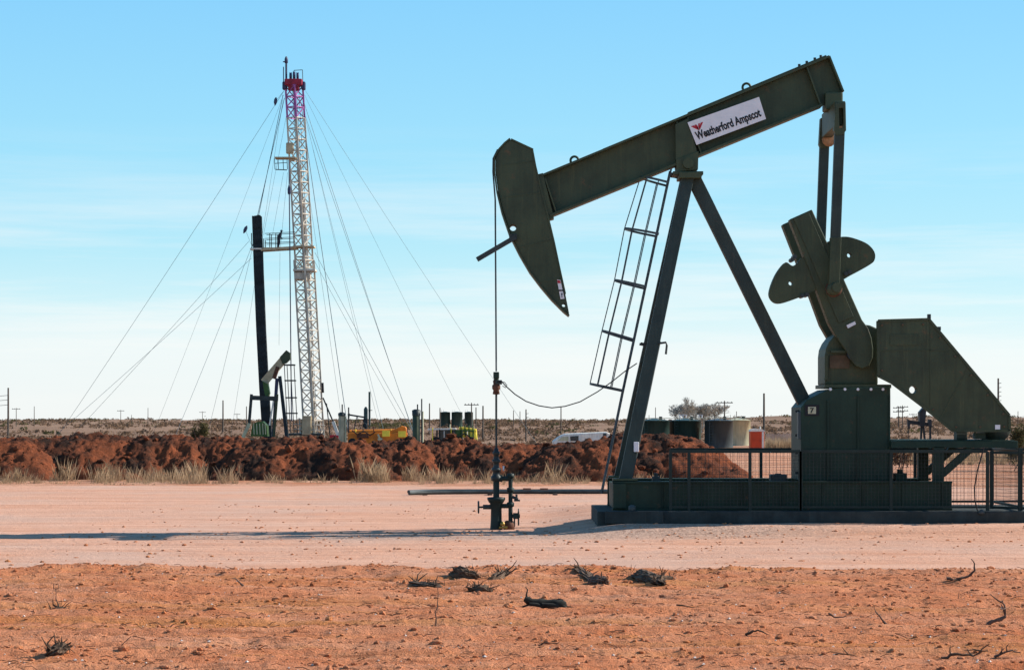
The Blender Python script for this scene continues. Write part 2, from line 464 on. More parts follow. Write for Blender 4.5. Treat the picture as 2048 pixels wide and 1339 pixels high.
rows = np.concatenate([np.arange(3, 17, .35), np.arange(17, 28, .045), np.arange(28, 36, .035), np.arange(36, 110, .45), 110 * 1.022 ** np.arange(0, 205)])
cs = np.concatenate([np.linspace(-1.3, -.30, 24)[:-1], np.linspace(-.30, .30, 760), np.linspace(.30, 1.3, 24)[1:]])
GX = rows[:, None] * cs[None, :]; GY = np.repeat(rows[:, None], len(cs), 1)
GZ = g_base(GX, GY)
near = rows < 37
GZ[near] += g_soil(GX[near], GY[near])
inpad = sst(GY, bank_y(GX) + .1, bank_y(GX) + .7) * (1 - sst(GY, far_y(GX) - 1.2, far_y(GX) - .2)) * (np.abs(GX) < 38)
GZ -= .07 * inpad
tag(grid_mesh('ground', GX, GY, GZ, 'soil'), kind='structure')

xs = np.linspace(-40, 40, 900); ts = np.concatenate([np.linspace(0, .28, 150), np.linspace(.28, 1, 110)[1:]])
PX = np.repeat(xs[None, :], len(ts), 0)
PY = bank_y(xs)[None, :] - .1 + ts[:, None] * (far_y(xs) - bank_y(xs) + .1)[None, :]
PZ = g_base(PX, PY) + .012 + .03 * (fbm(PX * .5, PY * 2.2, 51, 4) - .5) + .02 * (fbm(PX * 4, PY * 4, 52, 3) - .5)
edge = np.minimum(ts, 1 - ts)[:, None]
PZ -= .06 * (1 - sst(edge, 0, .012))
# wheel ruts of the access track
for ry in (35.7, 36.3, 37.1, 37.9, 38.9, 39.6, 40.6, 41.4):
    wob = ry + 1.2 * (fbm(xs * .06, xs * 0 + ry, 61, 2) - .5) + .014 * xs
    PZ -= .030 * np.exp(-((PY - wob[None, :]) / .16) ** 2) * (.2 + fbm(PX * .3, PY * .1, 62, 2))
tag(grid_mesh('dirt_road', PX, PY, PZ, 'pad'), kind='structure')

# ------------------------------------------------------------------ spoil mounds
def mound(px0, px1, pytop, Y, hd, label, seed, skew=0.0):
    cx = ((px0 + px1) / 2 - HX) * Y / F; hw = (px1 - px0) / 2 * Y / F
    z0 = gz(cx, Y); h = CAM_Z + (HY - pytop) * Y / F - z0
    nx, ny = max(90, int(hw * 26)), 110
    U, V = np.meshgrid(np.linspace(-1, 1, nx), np.linspace(-1, 1, ny))
    X = cx + U * hw; Yg = Y + V * hd
    wob = (fbm(X * .35, Yg * .35, seed, 3) - .5)
    us = np.abs(U + skew * (1 - U * U) * .6 + wob * .30); vs = V + wob * .40
    vp = np.where(vs < -.05, 1 - np.clip((-.05 - vs) / .95, 0, 1) ** 2.1, 1 - np.clip((vs + .05) / 1.05, 0, 1) ** 1.8)
    prof = np.clip(1 - us ** 4.0, 0, 1) * np.clip(vp, 0, 1) * sst(1 - np.abs(V), 0, .10) * sst(1 - np.abs(U), 0, .06)
    lump = (fbm(X * .55, Yg * .55, seed + 3, 4) - .5) * 1.0
    fine = (np.abs(fbm(X * 1.5, Yg * 1.5, seed + 7, 3) - .5)) * .55 + (fbm(X * 5, Yg * 5, seed + 9, 4) - .4) * .34
    ridge = 1 - 2 * np.abs(fbm(X * 1.1, Yg * 1.1, seed + 21, 4) - .5)
    crag = np.abs(vnoise(X * 3.1, Yg * 3.1, seed + 23) - .5) + .6 * np.abs(vnoise(X * 7.3, Yg * 7.3, seed + 24) - .5) + .5 * np.abs(vnoise(X * 14.0, Yg * 14.0, seed + 25) - .5)
    Z = h * prof * (.93 + .22 * lump) + ((fine - .16) * .30 + (ridge - .85) * .34 + (crag - .5) * .20) * sst(prof, 0.02, .4)
    Z = Z + np.random.default_rng(seed).normal(0, .016, Z.shape) * sst(prof, .02, .2)
    Z = np.where(prof <= 0.002, -.35, Z - .12 * (1 - sst(prof, 0, .12)))
    gr = np.random.default_rng(seed); ok = np.argwhere(prof > .12)
    for (r_, c_) in ok[gr.integers(0, len(ok), int(34 * hw))]:
        CLOD.append((X[r_, c_], Yg[r_, c_], z0 + Z[r_, c_], .03 + .15 * gr.random() ** 3.0))
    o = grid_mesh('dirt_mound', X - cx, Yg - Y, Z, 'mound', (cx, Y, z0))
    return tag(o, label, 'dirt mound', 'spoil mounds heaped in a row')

CLOD = []
MOUNDS = [
    (-210, 140, 866, 87.0, 3.0, 'dark red dirt mound at the left end of the spoil row, behind the bare pole'),
    (5, 325, 859, 88.2, 3.2, 'tall broad-topped dirt mound, second from the left end of the row'),
    (200, 450, 863, 88.0, 3.0, 'dirt mound with red lit slope, third from the left end, short of the green bush'),
    (320, 555, 866, 88.4, 3.0, 'dirt mound just below the round green bush'),
    (425, 690, 867, 87.2, 3.2, 'dirt mound below the small pumpjack beside the rig'),
    (530, 830, 876, 87.2, 3.3, 'broad dark dirt mound in front of the rig mast foot'),
    (680, 910, 876, 87.4, 3.0, 'dirt mound below the orange machine'),
    (780, 1000, 871, 88.2, 3.0, 'red-topped dirt mound below the olive vessel and white canopy'),
    (870, 1140, 880, 87.2, 3.0, 'low lumpy dirt mound directly behind the wellhead'),
    (1015, 1310, 873, 85.6, 3.0, 'dark dirt mound in front of the white camper trailer'),
    (1150, 1505, 864, 86.4, 3.4, 'long dirt mound sloping down to the ground at the right end of the row'),
]
SKEW = {9: -.35, 10: .30}
for k, (a, b, t, Y, hd, lab) in enumerate(MOUNDS):
    mound(a, b, t, Y, hd, lab, 100 + 13 * k, SKEW.get(k, 0.0))

# ------------------------------------------------------------------ dry grass, scrub, litter, clods
rnd = random.Random(7)
def grass():
    mb = MB(); V = []; Fc = []
    def blade(x, y, z, h, w, lean, a):
        b = len(V); ca, sa = math.cos(a), math.sin(a)
        V.extend([(x - w * ca, y - w * sa, z), (x + w * ca, y + w * sa, z), (x + lean[0] * .45, y + lean[1] * .45, z + h * .6), (x + lean[0], y + lean[1], z + h)])
        Fc.append((b, b + 1, b + 2)); Fc.append((b + 1, b + 3, b + 2))
    clumps = []
    dens = [(-60, 0, .5), (0, 60, .7), (60, 110, .8), (110, 230, 1.5), (230, 330, 1.2), (330, 480, 1.1), (480, 560, .5), (560, 720, .3), (720, 800, 1.3), (800, 900, 1.1), (900, 1000, 1.0), (1000, 1060, .7), (1060, 1110, .5), (1110, 1260, .9), (1260, 1330, .5)]
    for a, b, d in dens:
        for i in range(int((b - a) * d * .80)):
            px = rnd.uniform(a, b); Y = rnd.uniform(79.5, 84.8) if d > .6 else rnd.uniform(79.5, 82.5)
            
            pn = float(vnoise(np.array([px * .045]), np.array([Y * .5]), 91)[0])
            if pn < .47: continue
            clumps.append((px, Y, rnd.uniform(.16, .62) * (1.1 if d > 1 else .75) * (.55 + .8 * pn)))
    for (px, Y, h) in ((735, 82, 1.0), (748, 83, .8), (765, 83.5, .75), (820, 83.5, .7), (1107, 82, .8), (135, 83.5, .95), (205, 83.5, .85), (235, 83.5, .8), (395, 83, .85), (36, 83, .6)):
        for j in range(5): clumps.append((px + rnd.uniform(-6, 6), Y + rnd.uniform(-.3, .3), h))
    for i in range(900):
        px = rnd.uniform(-60, 1330); yy = rnd.uniform(78.2, 84.5)
        if float(vnoise(np.array([px * .03]), np.array([yy * .8]), 92)[0]) > .5: clumps.append((px, yy, rnd.uniform(.06, .24)))
    for (px, Y, h) in clumps:
        x = (px - HX) * Y / F; z = gz(x, Y) - .03
        for j in range(rnd.randint(8, 24)):
            a = rnd.uniform(0, 6.28); r = rnd.uniform(0, .40) * h; hh = h * (.25 + .85 * rnd.random() ** 1.6)
            ln = (max(-.5, min(.5, rnd.gauss(0, .24))) * hh, rnd.gauss(0, .24) * hh)
            blade(x + r * math.cos(a), Y + r * math.sin(a), z, hh, rnd.uniform(.005, .012), ln, rnd.uniform(0, 3.14))
    # tall pale stand beyond the tanks and behind the pump on the right
    for i in range(900):
        if i < 560: px = rnd.uniform(1528, 1612); Y = rnd.uniform(214, 224); h = rnd.uniform(.7, 1.45); n = 5
        else: px = rnd.uniform(1760, 2120); Y = rnd.uniform(118, 150); h = rnd.uniform(.3, .9); n = 7
        x = (px - HX) * Y / F; z = gz(x, Y) - .03
        for j in range(n):
            blade(x + rnd.uniform(-.25, .25), Y + rnd.uniform(-.25, .25), z, h * rnd.uniform(.7, 1.1), rnd.uniform(.02, .05), (rnd.gauss(0, .12), rnd.gauss(0, .12)), rnd.uniform(0, 3.14))
    mb.add(V, Fc); o = mb.build('dry_grass', 'grass', None, origin=(0, 0, 0)); tag(o, kind='stuff')
grass()

def scrub(name, mat, items, per):
    V = []; Fc = []
    for (x, y, r, h) in items:
        z = gz(x, y) - .05
        for j in range(per):
            a = rnd.uniform(0, 6.28); q = rnd.random() ** .5; zz = rnd.random() ** .8
            c = Vector((x + r * q * math.cos(a) * (1 - .4 * zz), y + r * q * math.sin(a) * (1 - .4 * zz), z + h * zz))
            s = r * rnd.uniform(.14, .34)
            d1 = Vector((rnd.gauss(0, 1), rnd.gauss(0, 1), rnd.gauss(0, 1))).normalized() * s
            d2 = Vector((rnd.gauss(0, 1), rnd.gauss(0, 1), rnd.gauss(0, 1))).normalized() * s
            b = len(V); V.extend([tuple(c - d1), tuple(c + d2), tuple(c + d1 * .8 - d2 * .3)]); Fc.append((b, b + 1, b + 2))
    mb = MB(); mb.add(V, Fc); tag(mb.build(name, mat, None, origin=(0, 0, 0)), kind='stuff')
its = []
for i in range(9000):
    t = rnd.random()
    y = 130 * (2600 / 130) ** (t ** .8); x = y * rnd.uniform(-.29, .29)
    s = rnd.uniform(.35, .9) * (1 + y / 900)
    if y < 175 and x / y > .05: continue
    if y < 250 and (-.10 < x / y < -.01 or .05 < x / y < .16): continue
    if float(vnoise(np.array([x / (5 + y * .012)]), np.array([y / (9 + y * .03)]), 95)[0]) < .34: continue
    its.append((x, y, s * 1.2, s * rnd.uniform(.35, .75)))
scrub('scrub_vegetation', 'scrub', its, 15)
its = []
for i in range(260):
    y = rnd.uniform(380, 2400); x = y * rnd.uniform(-.28, .28); s = rnd.uniform(.5, 1.0) * (1 + y / 1000)
    its.append((x, y, s * 1.6, s * rnd.uniform(.35, .6)))
for i in range(60):      # low dark thicket seen beyond the orange machine
    y = rnd.uniform(500, 620); px = rnd.uniform(745, 830); its.append(((px - HX) * y / F, y, rnd.uniform(.9, 1.8), rnd.uniform(.8, 1.5)))
scrub('green_scrub_vegetation', 'scrubgreen', its, 18)

def spoil_clods():
    V = []; Fc = []
    ico = bmesh.new(); bmesh.ops.create_icosphere(ico, subdivisions=1, radius=1)
    bv = [v.co.copy() for v in ico.verts]; bf = [tuple(v.index for v in f.verts) for f in ico.faces]; ico.free()
    for (x, y, z, s) in CLOD:
        b = len(V); q = Vector((rnd.uniform(.7, 1.5), rnd.uniform(.7, 1.4), rnd.uniform(.5, 1.0)))
        for p in bv:
            k = rnd.uniform(.65, 1.2) * s; V.append((x + p.x * k * q.x, y + p.y * k * q.y, z + s * .15 + p.z * k * q.z))
        for f in bf: Fc.append(tuple(i + b for i in f))
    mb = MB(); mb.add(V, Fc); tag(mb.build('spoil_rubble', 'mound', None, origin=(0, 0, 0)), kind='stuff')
spoil_clods()

# clods and plant litter of the tilled soil
def clods():
    V = []; Fc = []
    ico = bmesh.new(); bmesh.ops.create_icosphere(ico, subdivisions=1, radius=1)
    bv = [v.co.copy() for v in ico.verts]; bf = [tuple(v.index for v in f.verts) for f in ico.faces]; ico.free()
    pts = []
    for i in range(4600):
        y = 18 + 16 * rnd.random() ** .85; x = y * rnd.uniform(-.29, .29)
        s = .009 + .026 * rnd.random() ** 2.5
        if rnd.random() < .02: s = rnd.uniform(.03, .06)
        pts.append((x, y, s))
    for i in range(900):
        x = rnd.uniform(-10.5, 10.5); y = float(bank_y(x)) - rnd.uniform(.1, 1.3); pts.append((x, y, .010 + .028 * rnd.random() ** 3))
    for i in range(2400):   # loose gravel around the well and on the road
        x = rnd.uniform(-9, 11); y = rnd.gauss(43.8, 1.0) if i < 900 else rnd.uniform(34.5, 60); pts.append((x, y, .012 + .03 * rnd.random() ** 3))
    A = np.array(pts); Z = g_base(A[:, 0], A[:, 1]) + g_soil(A[:, 0], A[:, 1])
    for (x, y, s), z in zip(pts, Z):
        b = len(V); fx, fy, fz = rnd.uniform(.7, 1.5), rnd.uniform(.7, 1.3), rnd.uniform(.45, .9)
        for p in bv:
            k = rnd.uniform(.75, 1.2) * s; V.append((x + p.x * k * fx, y + p.y * k * fy, z + s * .25 + p.z * k * fz))
        for f in bf: Fc.append(tuple(i + b for i in f))
    mb = MB(); mb.add(V, Fc); tag(mb.build('dirt_clods', 'soil', None, origin=(0, 0, 0)), kind='stuff')
clods()

def pebbles():
    V = []; Fc = []
    for i in range(800):
        y = 18 + 15.5 * rnd.random(); x = y * rnd.uniform(-.28, .28); s = .006 + .014 * rnd.random() ** 2; z = gz(x, y) + s * .4; b = len(V)
        a = rnd.uniform(0, 6.28); ca, sa = math.cos(a) * s, math.sin(a) * s; k = rnd.uniform(.6, 1.5)
        V += [(x + ca * k, y + sa * k, z), (x - sa, y + ca, z), (x - ca * k, y - sa * k, z), (x + sa, y - ca, z), (x, y, z + s * .8), (x, y, z - s * .8)]
        Fc += [(b, b + 1, b + 4), (b + 1, b + 2, b + 4), (b + 2, b + 3, b + 4), (b + 3, b, b + 4), (b + 1, b, b + 5), (b + 2, b + 1, b + 5), (b + 3, b + 2, b + 5), (b, b + 3, b + 5)]
    mb = MB(); mb.add(V, Fc); tag(mb.build('pale_pebbles', 'pebble', None, origin=(0, 0, 0)), kind='stuff')
pebbles()

def litter():
    mb = MB()
    for i in range(3000):
        y = 18.2 + 15.6 * rnd.random(); x = y * rnd.uniform(-.27, .27); z = gz(x, y) + .006
        L = .03 + .14 * rnd.random() ** 3; a = rnd.gauss(0, .5) + (math.pi if rnd.random() < .5 else 0); r = rnd.uniform(.0018, .0042)
        d = Vector((math.cos(a) * L, math.sin(a) * L, rnd.uniform(-.1, .35) * L))
        m_ = Vector((rnd.gauss(0, .15) * L, rnd.gauss(0, .15) * L, rnd.uniform(0, .2) * L))
        p = Vector((x, y, z)); mb.path([p, p + d * .5 + m_, p + d], r, 4)
    tag(mb.build('plant_litter', 'litter', None, origin=(0, 0, 0)), kind='stuff')
litter()

# ------------------------------------------------------------------ single twigs, roots, stumps on the soil
def at(px, py, dz=0.0):
    """point of the soil surface seen at a pixel"""
    Y = F * 2.2 / (py - HY)
    for _ in range(12):
        x = (px - HX) * Y / F; Y = F * (CAM_Z - gz(x, Y) - dz) / (py - HY)
    x = (px - HX) * Y / F
    return Vector((x, Y, gz(x, Y) + dz))

def branch(name, base, pts, r, mat, label, forks=0, seed=1):
    """twig through offsets given in metres (x, y, z) from base"""
    rr = random.Random(seed); mb = MB()
    P = [base + Vector(p) for p in pts]; n = len(P)
    # subdivide with wiggle
    Q = [P[0]]
    for a, b in zip(P, P[1:]):
        L = (b - a).length
        for t in (.33, .66): Q.append(a.lerp(b, t) + Vector((rr.gauss(0, .05), rr.gauss(0, .05), rr.gauss(0, .05))) * L)
        Q.append(b)
    mb.path(Q, r, 6, [r * (1.15 - .8 * k / (len(Q) - 1)) * rr.uniform(.85, 1.2) for k in range(len(Q))])
    for k in range(forks):
        s = Q[rr.randint(1, len(Q) - 2)]; L = (P[-1] - P[0]).length * rr.uniform(.2, .5)
        d = Vector((rr.gauss(0, 1), rr.gauss(0, .6), abs(rr.gauss(0, .6)))).normalized() * L
        mb.path([s, s + d * .5 + Vector((rr.gauss(0, .1), 0, rr.gauss(0, .1))) * L, s + d], r, 5, [r * .6, r * .45, r * .2])
    return tag(mb.build(name, mat, None), label, 'twig' if name == 'twig' else 'branch')

branch('twig', at(872, 1258), [(0, 0, -.02), (-.01, .02, .16), (.02, .03, .32), (.01, .05, .53)], .008, 'twig', 'thin upright stem standing alone in the orange soil below the scraped hollows', 0, 3)
branch('branch', at(1925, 1168), [(-.22, .0, .03), (-.05, 0, .02), (.08, 0, .06), (.17, 0, .14), (.165, 0, .24), (.12, 0, .30)], .02, 'twig', 'hook-shaped dark branch curving up at the road edge on the far right', 1, 5)
branch('branch', at(1985, 1240), [(-.1, 0, .0), (0, 0, .07), (.07, 0, .08), (.14, 0, .11), (.135, 0, .22), (.11, 0, .30)], .022, 'twig', 'forked grey branch with a raised tip below the hook-shaped branch', 4, 6)
branch('branch', at(1762, 1240), [(.06, .0, .0), (0, 0, .07), (-.06, 0, .14)], .014, 'twig', 'short branch stuck in the soil and leaning, with a side shoot', 2, 7)
branch('twig', at(1668, 1236), [(-.06, 0, .06), (0, 0, .02), (.1, 0, .02), (.14, 0, .03)], .011, 'twig', 'dark check-shaped twig lying on the soil left of the leaning branch', 1, 8)
branch('twig', at(1635, 1265), [(.05, 0, .04), (.03, 0, .01), (-.05, 0, 0), (-.1, 0, 0)], .008, 'twigpale', 'bleached curved straw lying below the check-shaped twig', 0, 9)
branch('branch', at(1510, 1270), [(-.1, 0, .01), (-.02, 0, .05), (.05, 0, .05), (.14, 0, .01)], .014, 'twigdark', 'dark arched branch lying flat on the soil under the pump base', 1, 10)
branch('branch', at(480, 1172), [(.05, 0, 0), (0, 0, .05), (-.07, 0, .12)], .014, 'twig', 'short grey stick poking out of the soil near the road on the left', 1, 11)
branch('twig', at(240, 1300), [(-.12, 0, .0), (0, 0, .02), (.06, 0, .08), (.11, 0, .13)], .008, 'twig', 'bent brown twig slanting up in the bottom left corner of the soil', 0, 12)
branch('twig', at(345, 1257), [(-.04, 0, 0), (0, 0, .05), (.08, 0, .09)], .006, 'twig', 'thin curved twig a little above the bent brown twig', 0, 13)
branch('branch', at(1925, 1315), [(-.2, 0, .0), (-.05, 0, .04), (.1, 0, .02), (.24, 0, .07)], .015, 'twigdark', 'long dark branch lying at the bottom right of the soil', 4, 14)
branch('branch', at(2010, 1315), [(-.1, 0, .0), (.02, 0, .05), (.15, 0, .04)], .013, 'twig', 'grey branch lying at the bottom right corner beside the long dark branch', 3, 15)
branch('branch', at(1680, 1310), [(-.12, 0, .0), (-.04, 0, .03), (.08, 0, .03), (.16, 0, .01)], .010, 'twigdark', 'dark straight stick lying low on the soil left of the long dark branch', 1, 16)
branch('twig', at(1960, 1283), [(-.14, 0, -.01), (-.03, 0, .02), (.1, 0, .02)], .008, 'twig', 'slim brown twig above the long dark branch', 2, 17)
branch('twig', at(1370, 1217), [(-.1, 0, .03), (0, 0, .02), (.1, 0, .0)], .010, 'twigdark', 'black scorched twig lying right of the charred log', 1, 18)
branch('twig', at(1095, 1285), [(-.1, 0, 0), (0, 0, .03), (.1, 0, .01)], .009, 'twigdark', 'dark twig lying on the soil straight below the charred log', 1, 19)
branch('twig', at(1245, 1257), [(-.15, 0, 0), (0, 0, .008), (.16, 0, .003)], .005, 'twigdark', 'thin straight dark straw between the charred log and the arched branch', 0, 20)
branch('twig', at(1915, 1200), [(-.12, 0, 0), (.0, 0, .0), (.02, 0, .1)], .008, 'twig', 'L-shaped thin twig under the hook-shaped branch', 0, 21)
branch('twig', at(1022, 1160), [(-.18, 0, 0), (-.05, 0, .06), (.06, 0, .14), (.12, 0, .15)], .014, 'twigdark', 'dark root sticking up beside the scraped hollow below the wellhead', 2, 22)

def lump(A, B, th, h, mat, label, seed, roots=5):
    """uprooted, rough clump between two pixels of the soil surface"""
    rr = random.Random(seed); a = at(*A); b = at(*B); c = (a + b) / 2; ax = (b - a) / 2
    side = Vector((-ax.y, ax.x, 0)).normalized() * th
    bm = bmesh.new(); bmesh.ops.create_icosphere(bm, subdivisions=4, radius=1); mb = MB(); P = []
    for v in bm.verts:
        p = v.co; k = .55 + .9 * float(fbm(np.array([p.x * 2.6 + seed]), np.array([p.y * 2.3 + p.z * 2.9]), seed, 4)[0])
        P.append(c + ax * (p.x * k) + side * (p.y * k) + Vector((0, 0, (p.z * .75 + .2) * h * k)))
    mb.add(P, [tuple(v.index for v in f.verts) for f in bm.faces]); bm.free()
    for k in range(roots):
        t = rr.uniform(-.9, .9); s = c + ax * t + Vector((0, 0, h * .5)); L_ = rr.uniform(.08, .22)
        d = Vector((rr.gauss(0, .7), rr.gauss(-.2, .4), abs(rr.gauss(.35, .4)))).normalized() * L_
        mb.path([s, s + d * .5 + Vector((rr.gauss(0, .02), 0, rr.gauss(0, .02))), s + d], .01, 5, [.014, .009, .004])
    for k in range(30):
        t = rr.uniform(-1.1, 1.1); s = c + ax * t + side * rr.uniform(-1, 1) + Vector((0, 0, h * rr.uniform(.1, .8))); L_ = rr.uniform(.04, .13)
        d = Vector((rr.gauss(0, .8), rr.gauss(0, .5), rr.gauss(.1, .5))).normalized() * L_
        mb.path([s, s + d * .5 + Vector((0, 0, rr.gauss(0, .012))), s + d], .004, 4, [.005, .004, .002])
    return tag(mb.build('root_clump', mat, None), label, 'root clump')
lump((902, 1153), (954, 1160), .12, .14, 'twigdark', 'dark uprooted clump at the road edge, at the top of the scraped hollow', 3, 6)
lump((938, 1176), (984, 1176), .12, .09, 'twigdark', 'low dark clump lying at the bottom of the scraped hollow below the wellhead', 4, 6)
lump((985, 1160), (1015, 1146), .08, .07, 'twigdark', 'slanting strip of roots rising from the scraped hollow to the road edge', 12, 7)
lump((1268, 1146), (1325, 1166), .14, .12, 'twigdark', 'long slanting dark root clump at the road edge below the ladder foot', 5, 5)
lump((1308, 1172), (1340, 1160), .10, .10, 'twigdark', 'short dark clump at the lower end of the long slanting root clump', 6, 6)
lump((1183, 1166), (1210, 1168), .10, .11, 'twig', 'brown root clump half buried halfway between the two scraped hollows', 7, 5)
lump((1150, 1140), (1195, 1143), .08, .04, 'twigdark', 'flat thin clump at the road edge above the brown root clump', 14, 6)
lump((815, 1150), (880, 1170), .12, .06, 'twigdark', 'flat dark clump on the bank, above the thin upright stem', 8, 9)
lump((96, 1306), (134, 1298), .09, .08, 'twigdark', 'dark tangled clump of roots low on the left of the soil', 9, 9)
lump((102, 1211), (132, 1209), .06, .03, 'twigdark', 'small flat dark clump at the foot of the thin wire stake', 10, 2)
# charred log
def log():
    mb = MB(); b = at(1092, 1214)
    b = b + Vector((0, 0, .025))
    pts = [(-.26, 0, .12), (-.22, 0, .10), (-.17, 0, .085), (-.10, 0, .075), (-.04, .01, .062), (.02, .01, .058), (.08, 0, .055), (.14, -.01, .05), (.19, -.02, .045), (.235, 0, .05)]
    mb.path([b + Vector(p) for p in pts], .05, 10, [.03, .05, .038, .046, .06, .05, .064, .058, .068, .04])
    for (p, q, r_) in (((-.2, -.04, .06), (-.02, -.05, .02), .022), ((-.05, -.05, .05), (.2, -.06, .02), .026), ((.1, .03, .08), (.21, .0, .10), .02), ((.16, -.05, .02), (.24, -.07, .015), .03)):
        mb.path([b + Vector(p), b + (Vector(p) + Vector(q)) / 2 + Vector((0, 0, .012)), b + Vector(q)], r_, 7, [r_, r_ * 1.2, r_ * .6])
    mb.path([b + Vector((-.23, 0, .11)), b + Vector((-.235, 0, .17)), b + Vector((-.22, 0, .23)), b + Vector((-.25, 0, .26))], .01, 5, [.018, .012, .008, .003])
    mb.path([b + Vector((-.2, 0, .05)), b + Vector((-.3, -.05, .02)), b + Vector((-.42, -.05, .015))], .01, 5, [.014, .01, .006])
    mb.path([b + Vector((.2, 0, .03)), b + Vector((.3, 0, .02)), b + Vector((.45, -.05, .01))], .01, 5, [.012, .007, .004])
    tag(mb.build('log', 'char', None), 'charred black log with a side shoot lying in the middle of the orange soil', 'log')
log()
def stake():
    b = at(112, 1208); t = thing('marker_stake', 'thin wire stake with a small square loop on the left of the soil', 'marker stake', b)
    MB().tube(b, b + Vector((0, 0, .16)), .004, n=6).build('stem', 'steel', t)
    MB().path([b + Vector(p) for p in ((-.03, 0, .16), (.03, 0, .16), (.03, 0, .22), (-.03, 0, .22), (-.03, 0, .16))], .004, 5).build('loop', 'steel', t)
stake()
# ================================================================== MAIN PUMPJACK
YC = 46.3
def pumpjack():
    root = thing('pumpjack', 'large olive green oil well pumpjack with white name sign, standing on a concrete base', 'pumpjack', (W(1500, 0, YC).x, YC, 0.28))
    # --- skid
    def skid():
        mb = MB(); x0, x1 = W(1225, 0, 45).x, W(1905, 0, 45).x
        zb, zt = W(0, 1020, 45).z, W(0, 962, 45).z
        for y in (45.0, 47.6):
            s = 1 if y < 46 else -1
            mb.box(((x0 + x1) / 2, y + s * .15, zt - .02), (x1 - x0, .3, .04))
            mb.box(((x0 + x1) / 2, y + s * .15, zb + .02), (x1 - x0, .3, .04))
            mb.box(((x0 + x1) / 2, y + s * .06, (zb + zt) / 2), (x1 - x0 - .01, .03, zt - zb - .08))
            for k in range(9):
                mb.box((x0 + .2 + k * (x1 - x0 - .4) / 8, y + s * .1, (zb + zt) / 2), (.025, .17, zt - zb - .08))
        for k in range(7):
            mb.box((x0 + .15 + k * (x1 - x0 - .3) / 6, 46.3, (zb + zt) / 2), (.2, 2.3, zt - zb - .1))
        mb.box(((x0 + x1) / 2 + .8, 46.3, zt - .075), (x1 - x0 - 2.5, 2.28, .02))
        mb.box((x0 + .14, 45.9, (zb + zt) / 2), (.26, 2.0, zt - zb - .09))
        return mb.build('base_skid', 'green', root, .006)
    skid()
    # --- pedestal
    Yp = 45.5
    ped = MB().prism(outline([(1602, 961), (1602, 814), (1614, 799), (1656, 778), (1781, 772), (1781, 961)], Yp), 45.5, 47.1).build('gearbox_pedestal', 'green', root, .015)
    mb = MB()
    for px in (1656, 1716, 1779): mb.bar(W(px, 790 if px > 1656 else 800, Yp - .02), W(px, 960, Yp - .02), .03, .04)
    mb.bar(W(1604, 900, Yp - .015), W(1780, 900, Yp - .015), .04, .025)
    mb.build('stiffener', 'green', ped)
    for py in (822, 870, 905, 945): MB().box(W(1597, py, Yp + .3), (.14, .05, .05)).build('step_bracket', 'steel', ped)
    pl = MB().prism(outline([(1610, 809), (1638, 809), (1638, 831), (1610, 831)], Yp - .012), Yp - .02, Yp - .002).build('number_plate', 'ink', ped)
    MB().prism(outline([(1616, 813), (1632, 813), (1632, 827), (1616, 827)], Yp - .022), Yp - .026, Yp - .0205).build('plate_face', 'tankpale', ped)
    text_mesh('7', W(1620, 825.5, Yp - .03), (1, 0, 0), (0, 0, 1), .08, .105, 'ink', 'plate_digit', ped)
    MB().box(W(1598, 850, Yp + .1), (.06, .2, .55)).build('cable_box', 'tankgrey', ped, .01)
    # --- gearbox
    pts = [(1650, 769), (1650, 712), (1652, 697), (1658, 684), (1668, 671), (1682, 660), (1700, 652), (1722, 648), (1740, 650), (1756, 657), (1756, 769)]
    gb = MB().prism(outline(pts, 45.75), 45.75, 46.85).build('gearbox', 'olive', root, .03)
    mb = MB(); mb.box((W(1716, 0, 45.6).x, YC, W(0, 772, 45.6).z), (1.35, 1.42, .075)); mb.build('flange', 'olive', gb, .006)
    for px in (1661, 1690, 1716, 1742, 1766):
        c = W(px, 778, 45.48); MB().tube(c - Vector((0, .012, 0)), c + Vector((0, .06, 0)), .03, n=6).build('gleam_bolt', 'sign', gb)  # white bolt heads imitate gleams of sky light under the flange
    mb = MB(); c = W(1650, 735, 45.7); mb.box(c + Vector((.02, -.01, 0)), (.06, .08, .5)); mb.build('rib', 'olive', gb)
    MB().box(W(1679, 723, 45.735), (.40, .03, .27)).build('side_cover', 'oldrust', gb, .004)
    MB().box(W(1678, 703, 45.70), (.34, .12, .05)).build('ledge', 'olive', gb, .004)
    sh = W(1708, 706, 45.7)
    MB().tube((sh.x, 45.56, sh.z), (sh.x, 47.04, sh.z), .16, n=20).build('crank_shaft', 'steel', gb)
    # --- walking beam
    Yb = YC - .02
    web = outline([(1084, 355), (1655, 118), (1682, 187), (1682, 207), (1640, 212), (1100, 431)], YC)
    beam = MB().prism(web, YC - .03, YC + .03).build('walking_beam', 'olive', root, .004)
    mb = MB()
    mb.bar(W(1082, 353.5, YC), W(1656, 116, YC), .045, .46)
    mb.build('top_flange', 'olive', beam, .004)
    mb = MB(); mb.bar(W(1099, 433, YC), W(1642, 212, YC), .05, .46); mb.build('bottom_flange', 'olive', beam, .004)
    mb = MB(); mb.bar(W(1375, 228.5, YC), W(1650, 114.5, YC), .03, .40); mb.bar(W(1205, 300.5, YC), W(1373, 231, YC), .02, .36); mb.build('cover_plate', 'olive', beam)
    mb = MB(); mb.bar(W(1656, 115.5, YC), W(1684, 186, YC), .035, .44); mb.build('end_plate', 'olive', beam)
    for (a, b) in (((1352, 246), (1378, 318)), ((1374, 237), (1401, 309)), ((1612, 138), (1638, 210)), ((1090, 358), (1112, 426))):
        MB().bar(W(*a, YC), W(*b, YC), .03, .40).build('web_stiffener', 'olive', beam)
